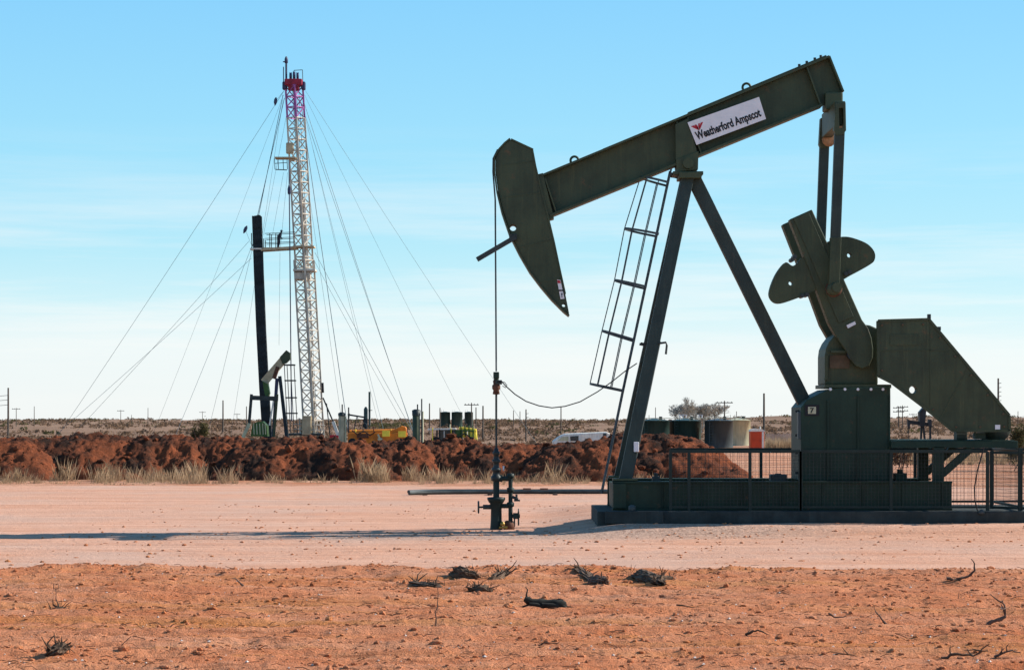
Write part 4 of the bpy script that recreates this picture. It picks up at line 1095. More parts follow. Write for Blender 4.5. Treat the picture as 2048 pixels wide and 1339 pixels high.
def rig():
    z0 = gz(W(627, 0, YR).x, YR)
    root = thing('workover_rig', 'tall white lattice workover rig with faded red crown, held by guy wires', 'oil rig', (W(627, 0, YR).x, YR, z0))
    A = lambda py: W(628 - 40 * (872 - py) / 705.0, py, YR)
    lattice(A(880), A(520), .98, 18, .075, .048).build('lower_mast', 'pale', root)
    lattice(A(535), A(236), .88, 14, .068, .046).build('upper_mast', 'pale', root)
    lattice(A(236), A(172), .86, 3, .075, .05).build('top_mast', 'magenta', root)
    # solid raising cylinder and cables along the mast
    MB().bar(A(866) + Vector((.18, -.35, 0)), A(700) + Vector((.12, -.3, 0)), .34, .3).build('raising_cylinder', 'pale', root)
    MB().bar(A(560) + Vector((.1, -.2, 0)), A(330) + Vector((.15, -.2, 0)), .3, .2).build('guide_rail', 'pale', root)
    MB().bar(A(690) + Vector((.42, -.3, 0)), A(400) + Vector((.40, -.3, 0)), .2, .3).build('cable_tray', 'white', root)
    mb = MB()
    for d in (-.2, .2, .45): mb.tube(A(180) + Vector((d, 0, 0)), A(850) + Vector((d * .6 + .1, 0, 0)), .022, n=5)
    mb.build('drilling_line', 'steel', root)
    # crown
    mb = MB(); c = A(166); mb.box(c, (1.75, 1.6, .62)); mb.box(c + Vector((0, 0, -.5)), (1.1, 1.1, .5)); cr = mb.build('crown_block', 'redpaint', root, .08)
    for d, r_ in ((-.3, .42), (.05, .5), (.4, .42)):
        MB().lathe(A(156) + Vector((d, 0, .15)), [(.1, -.1), (r_, -.1), (r_ - .06, 0), (r_, .1), (.1, .1)], 16, 'x').build('sheave', 'navy', cr)
    for sx in (-.95, .93): MB().box(A(172) + Vector((sx, 0, 0)), (.42, .7, .8)).build('crown_lug', 'navy', cr, .1)
    mb = MB(); p = W(572.5, 182, YR); mb.tube(p, W(572.5, 122, YR), .10, n=8); mb.build('crown_pole', 'navy', root)
    mb = MB(); mb.lathe(W(572.5, 120, YR), [(.05, -.4), (.17, -.3), (.17, .1), (.06, .35)], 8); mb.tube(W(566, 124, YR), W(573, 123, YR), .06, n=6); mb.build('beacon_lamp', 'navy', root)
    mb = MB(); mb.tube(W(567, 134, YR), W(567, 165, YR), .05, n=6); mb.build('aerial', 'navy', root)
    mb = MB()
    for a, b in (((588, 141), (605, 140)), ((605, 140), (606, 175)), ((588, 141), (588, 152))): mb.tube(W(*a, YR), W(*b, YR), .035, n=5)
    mb.build('crown_handrail', 'steel', root)
    # rod basket high on the mast
    mb = MB(); mb.box((W(572, 317, YR).x, YR - .2, W(0, 317, YR).z), (2.1, 1.6, .12)); bk = mb.build('rod_basket', 'tan', root)
    mb = MB()
    for x in (549, 556, 566, 574):
        mb.tube(W(x, 317, YR), W(x + 1, 339, YR), .035, n=5)
    mb.tube(W(550, 327, YR), W(575, 325, YR), .035, n=5); mb.tube(W(551, 339, YR), W(574, 340, YR), .05, n=5); mb.build('basket_frame', 'steel', bk)
    mb = MB(); mb.box((W(581, 300, YR).x, YR - .6, W(0, 298, YR).z), (.75, .5, 1.1)); mb.build('winch_housing', 'tan', root, .1)
    # tubing board
    zb_ = W(0, 498, YR).z
    mb = MB(); xl, xr = W(525, 0, YR).x, W(595, 0, YR).x
    mb.bar((xl - .1, YR - .7, zb_ - .1), (xr, YR - .7, zb_ + .12), .26, .12); mb.bar((xl - .1, YR + .9, zb_ - .1), (xr, YR + .9, zb_ + .12), .26, .12)
    mb.box(((xl + xr) / 2, YR + .1, zb_ + .08), (xr - xl - .1, 1.7, .06)); tb = mb.build('tubing_board', 'tan', root)
    mb = MB()
    for y in (YR - .78, YR + .98): mb.box((W(514, 0, YR).x, y, zb_ - .02), (1.1, .1, .14))
    mb.box((W(503, 0, YR).x, YR + .1, zb_ - .02), (.12, 1.86, .14)); mb.build('racking_finger', 'white', tb)
    mb = MB()
    for y in (YR - .7, YR + .9):
        for x in (529, 541, 553): mb.tube(W(x, 498, YR) + Vector((0, y - YR, 0)), W(x, 468 if x > 530 else 478, YR) + Vector((0, y - YR, 0)), .045, n=5)
        for py in (468, 478, 487): mb.tube(W(531, py, YR) + Vector((0, y - YR, 0)), W(592, py - 3, YR) + Vector((0, y - YR, 0)), .03, n=5)
    mb.tube(W(503, 466, YR), W(504, 499, YR), .05, n=5); mb.build('board_handrail', 'steel', tb)
    mb = MB(); mb.box(A(541) + Vector((.05, 0, 0)), (2.2, 2.1, .22)); mb.box(A(552) + Vector((-.2, -.1, 0)), (1.6, 1.4, .7)); mb.build('mast_collar', 'pale', root, .03)
    mb = MB(); mb.box(A(494) + Vector((.1, 0, 0)), (2.1, 2.0, .14)); mb.build('mast_walkway', 'tan', root)
    # hoist line and travelling block with hook
    mb = MB(); mb.tube(W(578, 320, YR - 1.2), W(583, 842, YR - 1.2), .06, n=6); mb.build('hoist_line', 'navy', root)
    MB().lathe(W(578.3, 380, YR - 1.2), [(.03, -.5), (.15, -.35), (.17, .1), (.06, .5)], 10).build('travelling_block', 'navy', root)
    # carrier and substructure behind the spoil row
    mb = MB(); zc = z0
    x0, x1 = W(596, 0, YR).x, W(676, 0, YR).x
    mb.box(((x0 + x1) / 2, YR, zc + .95), (x1 - x0, 2.2, .35)); cab = mb.build('carrier_deck', 'rust', root, .03)
    for x in (x0 + .5, x0 + 1.7, x1 - 1.6, x1 - .5):
        for sy in (-1, 1): MB().lathe((x, YR + sy * 1.05 - .15, zc + .5), [(.15, 0), (.45, 0), (.5, .05), (.5, .25), (.45, .3), (.15, .3)], 16, 'y').build('wheel', 'black', cab)
    MB().box((x1 - .3, YR, zc + 1.15), (.9, 2.3, .55)).build('front_bumper', 'red', cab, .05)
    mb = MB()
    for (a, b, w_) in (((646, 795), (677, 868), .14), ((653, 806), (660, 870), .1)): mb.bar(W(*a, YR - .9), W(*b, YR - .9), w_, w_)
    mb.build('mast_brace', 'steel', root)
    MB().bar(W(666, 842, YR - 1.0), W(677, 872, YR - 1.0), .3, .25).build('brace_foot', 'white', root)
    MB().tube(W(645, 765, YR - .4), W(646, 785, YR - .4), .12).build('exhaust_stack', 'black', root)
    mb = MB(); mb.box(W(614, 850, YR - 1.1), (.9, .9, 1.9)); mb.tube(W(604, 838, YR - 1.1), W(604, 868, YR - 1.1), .1); mb.build('power_tongs', 'tan', root, .06)
    mb = MB()
    for px in (598, 600, 606, 617, 625, 634, 640): mb.tube(W(px, 835 + (px * 7) % 13, YR - 1.3), W(px + 2, 872, YR - 1.2), .05, n=5)
    for py in (848, 858, 866): mb.tube(W(588, py, YR - 1.4), W(650, py + 2, YR - 1.4), .045, n=5)
    mb.build('work_floor_rails', 'pale', root)
    MB().box((W(612, 0, YR).x, YR - .2, W(0, 868, YR).z), (3.6, 2.6, .2)).build('work_floor', 'steel', root)
    # guy wires: (top px, second px, radius, depth change at the anchor)
    guys = [((568, 182), (90, 830), .018, 14), ((498, 482), (150, 826), .016, 10), ((503, 516), (170, 830), .016, -6), ((503, 494), (390, 830), .018, -10), ((504, 500), (405, 830), .016, 8),
            ((611, 182), (985, 745), .016, 12), ((608, 205), (820, 818), .024, -8), ((604, 212), (811, 830), .02, 9), ((602, 205), (696, 816), .036, -4), ((630, 505), (800, 816), .022, 5), ((628, 520), (790, 830), .016, 14), ((616, 255), (732, 815), .014, 18), ((606, 300), (662, 700), .016, 2), ((612, 240), (770, 815), .016, -12), ((609, 190), (905, 800), .012, 22), ((566, 200), (432, 826), .013, 16), ((567, 190), (262, 830), .012, 20)]
    for k, (a, b, r_, dy) in enumerate(guys):
        yy = 893.0; t = (yy - a[1]) / (b[1] - a[1]); xx = a[0] + (b[0] - a[0]) * t
        Pa = W(a[0], a[1], YR); xe = W(xx, 0, YR).x; Pb = Vector((xe, YR + dy, gz(xe, YR + dy) - .05))
        mb = MB(); sag = (Pb - Pa).length * .006
        pts = [Pa.lerp(Pb, i / 16) + Vector((0, 0, -4 * sag * (i / 16) * (1 - i / 16))) for i in range(17)]
        mb.path(pts, r_, 5); g = mb.build('guy_wire', 'guy', root)
    for (a, b) in (((566, 190), (505, 492)), ((569, 196), (513, 440)), ((573, 230), (527, 470)), ((575, 345), (561, 494)), ((560, 505), (558, 690)), ((567, 345), (545, 470))):
        mb = MB(); mb.tube(W(*a, YR), W(*b, YR), .03 if a[1] < 200 else .013, n=5); mb.build('pullback_line', 'guy', root)
    # tensioning clamps on the long left-hand wires
    for (px, py) in ((551, 203), (490.5, 459)):
        d = Vector((-.12, 0, -1)).normalized() if py < 300 else Vector((-.45, 0, -1)).normalized()
        c = W(px, py, YR); mb = MB(); mb.path([c - d * .42, c - d * .2, c + d * .1, c + d * .42], .1, 8, [.04, .16, .17, .04]); mb.build('line_float', 'navy', root)
    mb = MB(); mb.tube(W(551, 203, YR), W(566, 184, YR), .014, n=5); mb.tube(W(490.5, 459, YR), W(503, 490, YR), .014, n=5); mb.build('float_line', 'guy', root)
rig()

# racked tubing stands
def stands():
    rr = random.Random(4); first = None
    for k in range(30):
        col, row = k % 10, k // 10
        dx = (col - 4.5) * .094; dy = -.35 + row * .32
        if first is None:
            a = W(536, 889, YR); b = W(514, 431, YR)
            mb = MB(); mid = a.lerp(b, .5) + Vector((-.12, 0, 0))
            mb.path([Vector(a), a.lerp(b, .25) + Vector((-.10, 0, 0)), mid, a.lerp(b, .75) + Vector((-.08, 0, 0)), Vector(b)], .05, 7)
            first = mb.build('tubing_stand', 'tubing', None); o = first; base = first.location.copy()
            tag(o, 'dark steel tubing stand racked upright in the bundle left of the rig mast', 'pipe', 'tubing stands racked by the rig')
        else:
            o = first.copy(); COL.objects.link(o)
        o.location = base + Vector((dx, dy, rr.uniform(-.12, .06)))
stands()

def person():
    f = W(558, 493.5, YR); f.y = YR + .1; f.z = W(0, 498, YR).z + .12
    J = [((0, 0, .92), .17), ((.02, 0, 1.1), .175), ((.07, 0, 1.28), .20), ((.13, 0, 1.42), .16), ((.18, 0, 1.52), .07), ((.23, 0, 1.60), .105), ((.26, 0, 1.70), .09),
         ((.0, -.11, .86), .135), ((.04, -.12, .50), .10), ((-.06, -.12, .10), .07), ((.07, -.13, .04), .055),
         ((.0, .11, .86), .135), ((-.05, .12, .48), .10), ((-.15, .12, .10), .07), ((-.02, .13, .04), .055),
         ((.12, -.24, 1.38), .09), ((.13, -.31, 1.12), .07), ((.28, -.25, .94), .05), ((.34, -.23, .90), .04),
         ((.12, .24, 1.38), .09), ((.11, .31, 1.12), .07), ((.27, .25, .96), .05), ((.33, .23, .92), .04)]
    E = [(0, 1), (1, 2), (2, 3), (3, 4), (4, 5), (5, 6), (0, 7), (7, 8), (8, 9), (9, 10), (0, 11), (11, 12), (12, 13), (13, 14), (3, 15), (15, 16), (16, 17), (17, 18), (3, 19), (19, 20), (20, 21), (21, 22)]
    me = bpy.data.meshes.new('person'); me.from_pydata([j[0] for j in J], E, []); me.update(); me.materials.append(M['coverall'])
    o = bpy.data.objects.new('person', me); COL.objects.link(o); o.location = f; ORG[o] = f
    o.modifiers.new('Skin', 'SKIN')
    for v, (p, r_) in zip(me.skin_vertices[0].data, J): v.radius = (r_, r_)
    me.skin_vertices[0].data[0].use_root = True
    o.modifiers.new('Sub', 'SUBSURF').render_levels = 2
    tag(o, 'worker in dark coveralls and hard hat stooping on the platform beside the rig mast', 'person')
    mb = MB(); mb.lathe(f + Vector((.24, 0, 1.68)), [(.15, -.02), (.15, 0), (.125, .02), (.11, .09), (.05, .135), (.01, .14)], 14); mb.box(f + Vector((.36, 0, 1.68)), (.12, .2, .02))
    mb.build('hard_hat', 'hat', o)
    mb = MB()
    for s in (-1, 1): mb.box(f + Vector((.03 if s < 0 else -.06, s * .115, .04)), (.24, .1, .09))
    mb.build('work_boots', 'black', o, .02)
person()

# ------------------------------------------------------------------ small pumpjack beside the rig
def small_pumpjack():
    Y = 212.0; b = W(540, 880, Y); b.z = gz(b.x, Y)
    t = thing('pumpjack', 'small weathered pumpjack with tan beam and caged ladder beside the rig mast', 'pumpjack', tuple(b))
    w = lambda px, py, dy=0: W(px, py, Y) + Vector((0, dy, 0))
    bm_ = MB().bar(w(528, 764), w(571, 714), .72, .4).build('walking_beam', 'tan', t)
    MB().bar(w(548, 757), w(556, 733), .34, .46).build('saddle_plate', 'rust', bm_)
    MB().prism(outline([(560, 714), (573, 700), (581, 706), (581, 718), (573, 726), (566, 728)], Y), Y - .3, Y + .3).build('horsehead', 'olive', t)
    MB().prism(outline([(526, 762), (537, 768), (540, 786), (534, 800), (530, 786)], Y), Y - .5, Y + .5).build('counterweight', 'limegreen', t)
    for (a, c, s) in (((560, 752), (576, 882), -1), ((559, 752), (574, 882), 1), ((554, 756), (546, 882), 0)):
        MB().bar(w(a[0], a[1], s * .15), w(c[0], c[1], s * .8), .3, .24).build('post_leg', 'tubing' if s else 'navy', t)
    MB().bar(w(504, 795, -.8), w(558, 797, -.8), .42, .3).build('cross_beam', 'steel', t)
    MB().bar(w(505, 788, -.8), w(500, 850, -.8), .26, .2).build('front_post', 'steel', t)
    MB().bar(w(556, 788, -.8), w(549, 876, -.8), .24, .2).build('rear_post', 'olive', t)
    MB().bar(w(501, 846, -.8), w(484, 882, -.8), .3, .22).build('stay', 'tankpale', t)
    MB().bar(w(549, 800, -.85), w(541, 850, -.85), .14, .1).build('stay', 'white', t)
    MB().prism(outline([(503, 872), (506, 850), (515, 843), (527, 842), (535, 850), (537, 872)], Y), Y - .7, Y + .7).build('gearbox', 'limegreen', t)
    mb = MB()
    for px in (509, 515, 521, 527, 532): mb.bar(w(px, 846, -.72), w(px + 1, 868, -.72), .08, .06)
    mb.build('gearbox_rib', 'tankpale', t)
    lad = MB()
    for px in (570.5, 576, 583, 590): lad.bar(w(px, 730, -.9), w(px + 7, 868, -.9), .07, .07)
    ld = lad.build('ladder', 'steel', t)
    for py in (730, 761, 795, 826):
        MB().box(w(581 + (py - 730) * .05, py, -.9), (1.05, .7, .13)).build('cage_hoop', 'steel', ld)
    MB().box(w(530, 884, 0) + Vector((0, 0, .1)), (4.2, 2.0, .4)).build('base_skid', 'olive', t)
small_pumpjack()

# ------------------------------------------------------------------ distant pumpjacks
def far_pumpjack(px, Y, flip, k, label):
    x = (px - HX) * Y / F; z = gz(x, Y); f = -1 if flip else 1
    t = thing('pumpjack', label, 'pumpjack', (x, Y, z))
    P = lambda a, b, dy=0: Vector((x + f * a * k, Y + dy * k, z + b * k))
    MB().bar(P(-2.6, 3.6), P(2.4, 4.4), .5 * k, .35 * k).build('walking_beam', 'tubing', t)
    MB().prism([(P(2.2, 0).x, P(0, 4.9).z), (P(2.9, 0).x, P(0, 4.7).z), (P(2.8, 0).x, P(0, 3.3).z), (P(2.3, 0).x, P(0, 3.6).z)], Y - .3 * k, Y + .3 * k).build('horsehead', 'tubing', t)
    for a, dy in ((.9, -.7), (.9, .7), (-1.2, 0)): MB().bar(P(0, 4.0), P(a, 0, dy), .2 * k, .2 * k).build('post_leg', 'tubing', t)
    MB().prism([(P(-3.1, 0).x, P(0, 0).z), (P(-1.7, 0).x, P(0, 0).z), (P(-1.8, 0).x, P(0, 1.5).z), (P(-2.4, 0).x, P(0, 2.0).z), (P(-3.0, 0).x, P(0, 1.5).z)], Y - .6 * k, Y + .6 * k).build('gearbox', 'tubing', t)
    MB().prism([(P(-3.3, 0).x, P(0, 1.6).z), (P(-1.8, 0).x, P(0, 2.4).z), (P(-2.1, 0).x, P(0, 3.4).z), (P(-3.3, 0).x, P(0, 3.0).z)], Y - .8 * k, Y - .5 * k).build('counterweight', 'tubing', t)
    MB().bar(P(2.85, 3.6), P(2.85, .4), .06 * k, .06 * k).build('polished_rod', 'steel', t)
    MB().bar(P(-3.4, .1), P(1.3, .1), .25 * k, 1.4 * k).build('base_skid', 'tubing', t)
far_pumpjack(714, 520, True, .75, 'tiny far pumpjack silhouetted on the horizon left of the slim striped tower')
def guarded_pumpjack():
    Y = 150.0; x = W(1842, 0, Y).x; z = gz(x, Y)
    t = thing('pumpjack', 'dark distant pumpjack seen below the belt guard between pedestal and guard slope', 'pumpjack', (x, Y, z))
    w = lambda px, py, dy=0: W(px, py, Y) + Vector((0, dy, 0))
    MB().bar(w(1816, 843), w(1862, 849), .24, .22).build('walking_beam', 'tubing', t)
    MB().prism(outline([(1814, 837), (1820, 841), (1819, 858), (1815, 852)], Y), Y - .15, Y + .15).build('horsehead', 'tubing', t)
    MB().bar(w(1816.5, 852), w(1816.5, 890), .06, .06).build('polished_rod', 'steel', t)
    MB().prism(outline([(1837, 824), (1848, 811), (1851, 822), (1848, 852), (1838, 852)], Y), Y - .3, Y + .3).build('counterweight', 'tubing', t)
    for a, b in ((1843, 1841), (1846, 1852), (1860, 1861)): MB().bar(w(a, 846), w(b, 905), .13, .13).build('post_leg', 'tubing', t)
    MB().prism(outline([(1856, 838), (1862, 838), (1863, 852), (1855, 852)], Y), Y - .2, Y + .2).build('gearbox', 'tubing', t)
    MB().box(w(1848, 900), (1.6, .9, .5)).build('base_skid', 'bluegreen', t)
guarded_pumpjack()

# ------------------------------------------------------------------ tanks, toilet, vehicles
def tank(px0, px1, ptop, Y, mat, label, roof=.25, group='round storage tanks', hatch=True):
    cx = W((px0 + px1) / 2, 0, Y).x; r = (px1 - px0) / 2 * Y / F; z = gz(cx, Y); zt = W(0, ptop, Y).z
    t = thing('storage_tank', label, 'storage tank', (cx, Y, z), group)
    MB().lathe((cx, Y, 0), [(r, z - .1), (r, zt - .02), (r + .03, zt - .02), (r + .03, zt + .03)], 40).build('shell', mat, t)
    rf = MB().lathe((cx, Y, 0), [(r + .02, zt + .03), (r * .5, zt + roof * .6), (.15, zt + roof), (.02, zt + roof)], 40).build('tank_roof', mat, t)
    if hatch: MB().tube((cx + r * .4, Y - r * .3, zt + roof * .4), (cx + r * .4, Y - r * .3, zt + roof * .4 + .35), .18).build('hatch', 'steel', rf)
    mb = MB()
    for dx in (-.25, .25): mb.bar((cx - r * .55 + dx, Y - r * .86, z), (cx - r * .55 + dx, Y - r * .86, zt + .6), .05, .05)
    for k in range(9): mb.bar((cx - r * .55 - .25, Y - r * .86, z + .3 + k * (zt - z - .3) / 9), (cx - r * .55 + .25, Y - r * .86, z + .3 + k * (zt - z - .3) / 9), .04, .04, (0, 0, 1))
    mb.build('ladder', mat, t)
    return t
tank(1278, 1339, 841, 236, 'tankgreen', 'dark green round tank just right of the pumpjack front leg, partly behind the dirt mound')
tank(1338, 1402, 841, 238, 'tankgreen', 'dark green round tank second in the tank row, next to the grey-green tank')
tank(1409, 1466, 841, 236, 'tankgrey', 'grey-green round tank third in the row, between green and cream tanks')
tank(1452, 1501, 840, 247, 'tankpale', 'cream coloured round tank beside the orange portable toilet')
mb = MB(); mb.bar(W(1290, 836, 234), W(1500, 835, 234), .06, .3, (0, 1, 0)); cat = mb
for px in range(1290, 1501, 30): mb.bar(W(px, 836, 234), W(px, 828 if False else 841, 234), .06, .06)
t = thing('catwalk', 'thin steel catwalk running along the tops of the round tanks', 'catwalk', tuple(W(1395, 836, 234)))
mb.build('walkway', 'tankpale', t)
mb = MB()
for px in (1360, 1366, 1372, 1398, 1404): mb.tube(W(px, 836, 234), W(px, 829, 234), .05, n=6)
mb.bar(W(1358, 829, 234), W(1374, 829, 234), .05, .05); mb.bar(W(1396, 829, 234), W(1406, 829, 234), .05, .05); mb.build('handrail', 'sign', t)
tank(881, 900.5, 824, 560, 'tankgreen', 'first of three small dark tanks on the horizon behind the white canopy', .2, 'far tanks on the horizon', False)
tank(903, 925, 824, 560, 'tankgreen', 'widest middle one of three small dark tanks on the horizon', .2, 'far tanks on the horizon', False)
tank(929, 946, 824, 565, 'tankgreen', 'last of three small dark tanks on the horizon, by the crossed pole', .2, 'far tanks on the horizon', False)

def toilet():
    Y = 205.0; c = W(1513, 0, Y).x; z = gz(c, Y); zt = W(0, 857, Y).z; w_ = 28 * Y / F
    t = thing('portable_toilet', 'bright orange portable toilet with pale roof beside the cream tank', 'portable toilet', (c, Y, z))
    MB().box((c, Y, (z + zt - .2) / 2 + .03), (w_, w_, zt - .25 - z)).build('cabin', 'orange', t, .03)
    dr = [(c - w_ * .42, z + .12), (c + w_ * .26, z + .12), (c + w_ * .26, zt - .42)] + [(c - w_ * .08 + w_ * .34 * math.cos(math.pi * i / 8), zt - .42 + .2 * math.sin(math.pi * i / 8)) for i in range(1, 8)] + [(c - w_ * .42, zt - .42)]
    d_ = MB().prism(dr, Y - w_ / 2 - .035, Y - w_ / 2 + .01).build('door', 'reddoor', t)
    MB().box((c + w_ * .2, Y - w_ / 2 - .05, z + 1.0), (.05, .03, .14)).build('latch', 'steel', d_)
    MB().box((c + w_ * .40, Y - w_ / 2 - .01, (z + zt) / 2 - .1), (w_ * .14, .05, zt - z - .35)).build('corner_post', 'white', t)
    ol = [(c - w_ / 2 - .03, zt - .24)] + [(c + (w_ / 2 + .03) * math.cos(math.pi * (1 - i / 10)), zt - .2 + .22 * math.sin(math.pi * i / 10)) for i in range(11)] + [(c + w_ / 2 + .03, zt - .24)]
    MB().prism(ol, Y - w_ / 2 - .04, Y + w_ / 2 + .04).build('roof', 'white', t)
    MB().tube((c + w_ * .3, Y + .3, zt - .1), (c + w_ * .3, Y + .3, zt + .2), .06).build('vent_pipe', 'white', t)
    MB().box((c, Y, z + .04), (w_ + .1, w_ + .1, .12)).build('base', 'black', t)
toilet()

def board_fence():
    Y = 232.0; x0, x1 = W(1534, 0, Y).x, W(1612, 0, Y).x; t = thing('board_fence', 'low bleached board fence right of the orange portable toilet', 'board fence', (x0, Y, gz(x0, Y)))
    mb = MB(); rr = random.Random(3); x = x0
    while x < x1:
        z = gz(x, Y); mb.box((x, Y, z + .75), (.15, .03, 1.5 + rr.uniform(-.12, .1))); x += .17
    mb.build('boards', 'boards', t)
    mb = MB()
    for h in (.35, 1.15): mb.bar((x0, Y + .06, gz(x0, Y) + h), (x1, Y + .06, gz(x1, Y) + h), .09, .05)
    mb.build('rail', 'boards', t)
board_fence()

def camper():
    Y = 148.0; z = gz(W(1160, 0, Y).x, Y); t = thing('camper_trailer', 'long low white camper trailer with dark window behind a dirt mound', 'camper trailer', (W(1160, 0, Y).x, Y, z))
    ol = outline([(1106, 889), (1104, 882), (1119, 871), (1130, 866.5), (1212, 863), (1221, 867), (1224, 889)], Y)
    MB().prism(ol, Y - 1.1, Y + 1.1).build('body', 'white', t, .08)
    MB().prism(outline([(1140, 872), (1157, 871), (1157, 881), (1141, 881)], Y - 1.1), Y - 1.13, Y - 1.08).build('window', 'glass', t)
    MB().prism(outline([(1124, 873), (1137, 872), (1137, 881), (1115, 881)], Y - 1.1), Y - 1.115, Y - 1.08).build('side_panel', 'tankpale', t)
    MB().prism(outline([(1206, 866), (1213, 866), (1213, 872), (1206, 872)], Y - 1.1), Y - 1.13, Y - 1.08).build('vent', 'tankgrey', t)
    for px in (1180, 1200): MB().lathe((W(px, 0, Y).x, Y - 1.15, z + .33), [(.12, 0), (.3, 0), (.33, .04), (.33, .2), (.12, .2)], 16, 'y').build('wheel', 'black', t)
    MB().bar((W(1106, 0, Y).x, Y, z + .4), (W(1080, 0, Y).x, Y, z + .4), .1, .1).build('drawbar', 'steel', t)
camper()

def orange_pump():
    Y = 175.0; xc = W(755, 0, Y).x; z = gz(xc, Y); t = thing('pump_unit', 'long orange pump unit with two bright yellow panels behind the dirt mounds', 'pump unit', (xc, Y, z))
    w = lambda px, py, dy=0: W(px, py, Y) + Vector((0, dy, 0))
    MB().box(w(756, 877) + Vector((0, 0, .0)), (4.6, 1.6, .9)).build('skid_tank', 'oranyellow', t, .06)
    mb = MB(); mb.tube(w(700, 865, -.3), w(790, 863, -.3), .24, n=14); mb.build('pipe_manifold', 'oranyellow', t)
    MB().prism(outline([(745, 868), (790, 858), (803, 851), (812, 853), (816, 869)], Y), Y - .6, Y + .6).build('engine_cover', 'oranyellow', t, .05)
    for px, py in ((772, 866), (804, 867)): MB().prism(outline([(px - 7.5, py - 5.5), (px + 7.5, py - 5.5), (px + 7.5, py + 6.5), (px - 7.5, py + 6.5)], Y - .85), Y - .9, Y - .8).build('yellow_panel', 'yellow', t)
    mb = MB(); mb.tube(w(757, 868, -.9), w(762, 878, -.9), .08); mb.tube(w(757, 878, -.9), w(766, 878, -.9), .1); mb.build('valve', 'tankpale', t)
    mb = MB()
    for px in (703, 718, 735): mb.tube(w(px, 861, -.4), w(px, 878, -.4), .06, n=6)
    mb.build('hose_rack', 'rust', t)
    for k, px in enumerate((699, 712, 727, 748, 783, 793, 815)):
        MB().tube(w(px, 852 + (k * 5) % 7, -.5), w(px + 1, 876, -.5), .045, n=6).build('standpipe', ('rust', 'yellow', 'steel')[k % 3], t)
    mb = MB(); mb.path([w(706, 860, -.95), w(716, 868, -1.0), w(730, 862, -.95), w(742, 870, -1.0), w(752, 863, -.95)], .05, 6); mb.build('hose', 'black', t)
    MB().box(w(727, 871, -.85), (.9, .1, .35)).build('tool_box', 'rust', t, .02)
    for px in (706, 722, 800, 812): MB().lathe(w(px, 884, -.85), [(.1, 0), (.3, 0), (.33, .05), (.33, .2), (.1, .2)], 14, 'y').build('wheel', 'black', t)
orange_pump()

def green_machine():
    Y = 180.0; xc = W(918, 0, Y).x; z = gz(xc, Y); t = thing('field_machine', 'green and yellow field machine with white canopy behind the dirt mounds', 'field machine', (xc, Y, z))
    w = lambda px, py, dy=0: W(px, py, Y) + Vector((0, dy, 0))
    MB().bar(w(856, 858), w(912, 857), .12, 1.8).build('canopy', 'white', t)
    mb = MB(); mb.bar(w(857, 857), w(861, 866), .1, .1); mb.build('canopy_strut', 'white', t)
    for px in (874, 896, 910):
        for dy in (-.8, .8): MB().bar(w(px, 859, dy), w(px, 884, dy), .08, .08).build('canopy_post', 'steel', t)
    MB().box(w(890, 870), (1.0, 1.2, .9)).build('operator_cabin', 'glass', t, .05)
    MB().box(w(912, 868), (1.1, 1.2, .75)).build('engine_hood', 'limegreen', t, .08)
    MB().prism(outline([(918, 853), (953, 857), (955, 884), (940, 877), (920, 872)], Y), Y - .6, Y + .6).build('hopper', 'yellow', t, .05)
    mb = MB()
    for px in (922, 930, 938, 946): mb.tube(w(px, 850, -.65), w(px + 1, 872, -.65), .06, n=6)
    mb.bar(w(918, 860, -.65), w(953, 862, -.65), .12, .06); mb.build('hose', 'limegreen', t)
    for k, px in enumerate((866, 880, 889, 903, 925, 935, 950)):
        MB().tube(w(px, 855 + (k * 3) % 8, -.9), w(px, 880, -.9), .04, n=6).build('standpipe', ('yellow', 'steel', 'white')[k % 3], t)
    mb = MB(); mb.path([w(905, 861, -.9), w(916, 874, -.95), w(930, 866, -.9), w(944, 876, -.95)], .06, 6); mb.build('hose', 'black', t)
    mb = MB(); mb.tube(w(900, 848, .3), w(900, 858, .3), .05, n=6); mb.build('exhaust_pipe', 'tankpale', t)
    for px in (872, 905, 945): MB().lathe(w(px, 884, -.85), [(.1, 0), (.42, 0), (.45, .05), (.45, .25), (.1, .25)], 16, 'y').build('wheel', 'black', t)
green_machine()

def vessel(px0, px1, pt, Y, mat, label, cap, extra):
    cx = W((px0 + px1) / 2, 0, Y).x; r = (px1 - px0) / 2 * Y / F; z = gz(cx, Y); zt = W(0, pt, Y).z
    t = thing('separator_vessel', label, 'vessel', (cx, Y, z))
    MB().lathe((cx, Y, 0), [(r, z), (r, zt - .1), (r * .6, zt)], 18).build('shell', mat, t)
    MB().lathe((cx, Y, 0), [(r * 1.1, zt - cap), (r * 1.15, zt), (r * .5, zt + .1)], 18).build('cap', 'steel', t)
    for (dx, top, m_) in extra:
        MB().tube((cx + dx, Y - .1, z), (cx + dx, Y - .1, W(0, top, Y).z), .075 if m_ == 'tankpale' else .06, n=8).build('vent_pipe', m_, t)
vessel(677, 690, 826, 200, 'tan', 'tan upright vessel with pale pipe beside the rig brace', .25, [(.35, 832, 'tankpale'), (.62, 814, 'steel'), (.05, 808, 'steel')])
vessel(825, 840, 820, 205, 'olive', 'olive upright vessel with flared cap and pale pipe, right of the orange pump unit', .5, [(.6, 822, 'tankpale'), (.12, 808, 'steel'), (.5, 797, 'steel')])
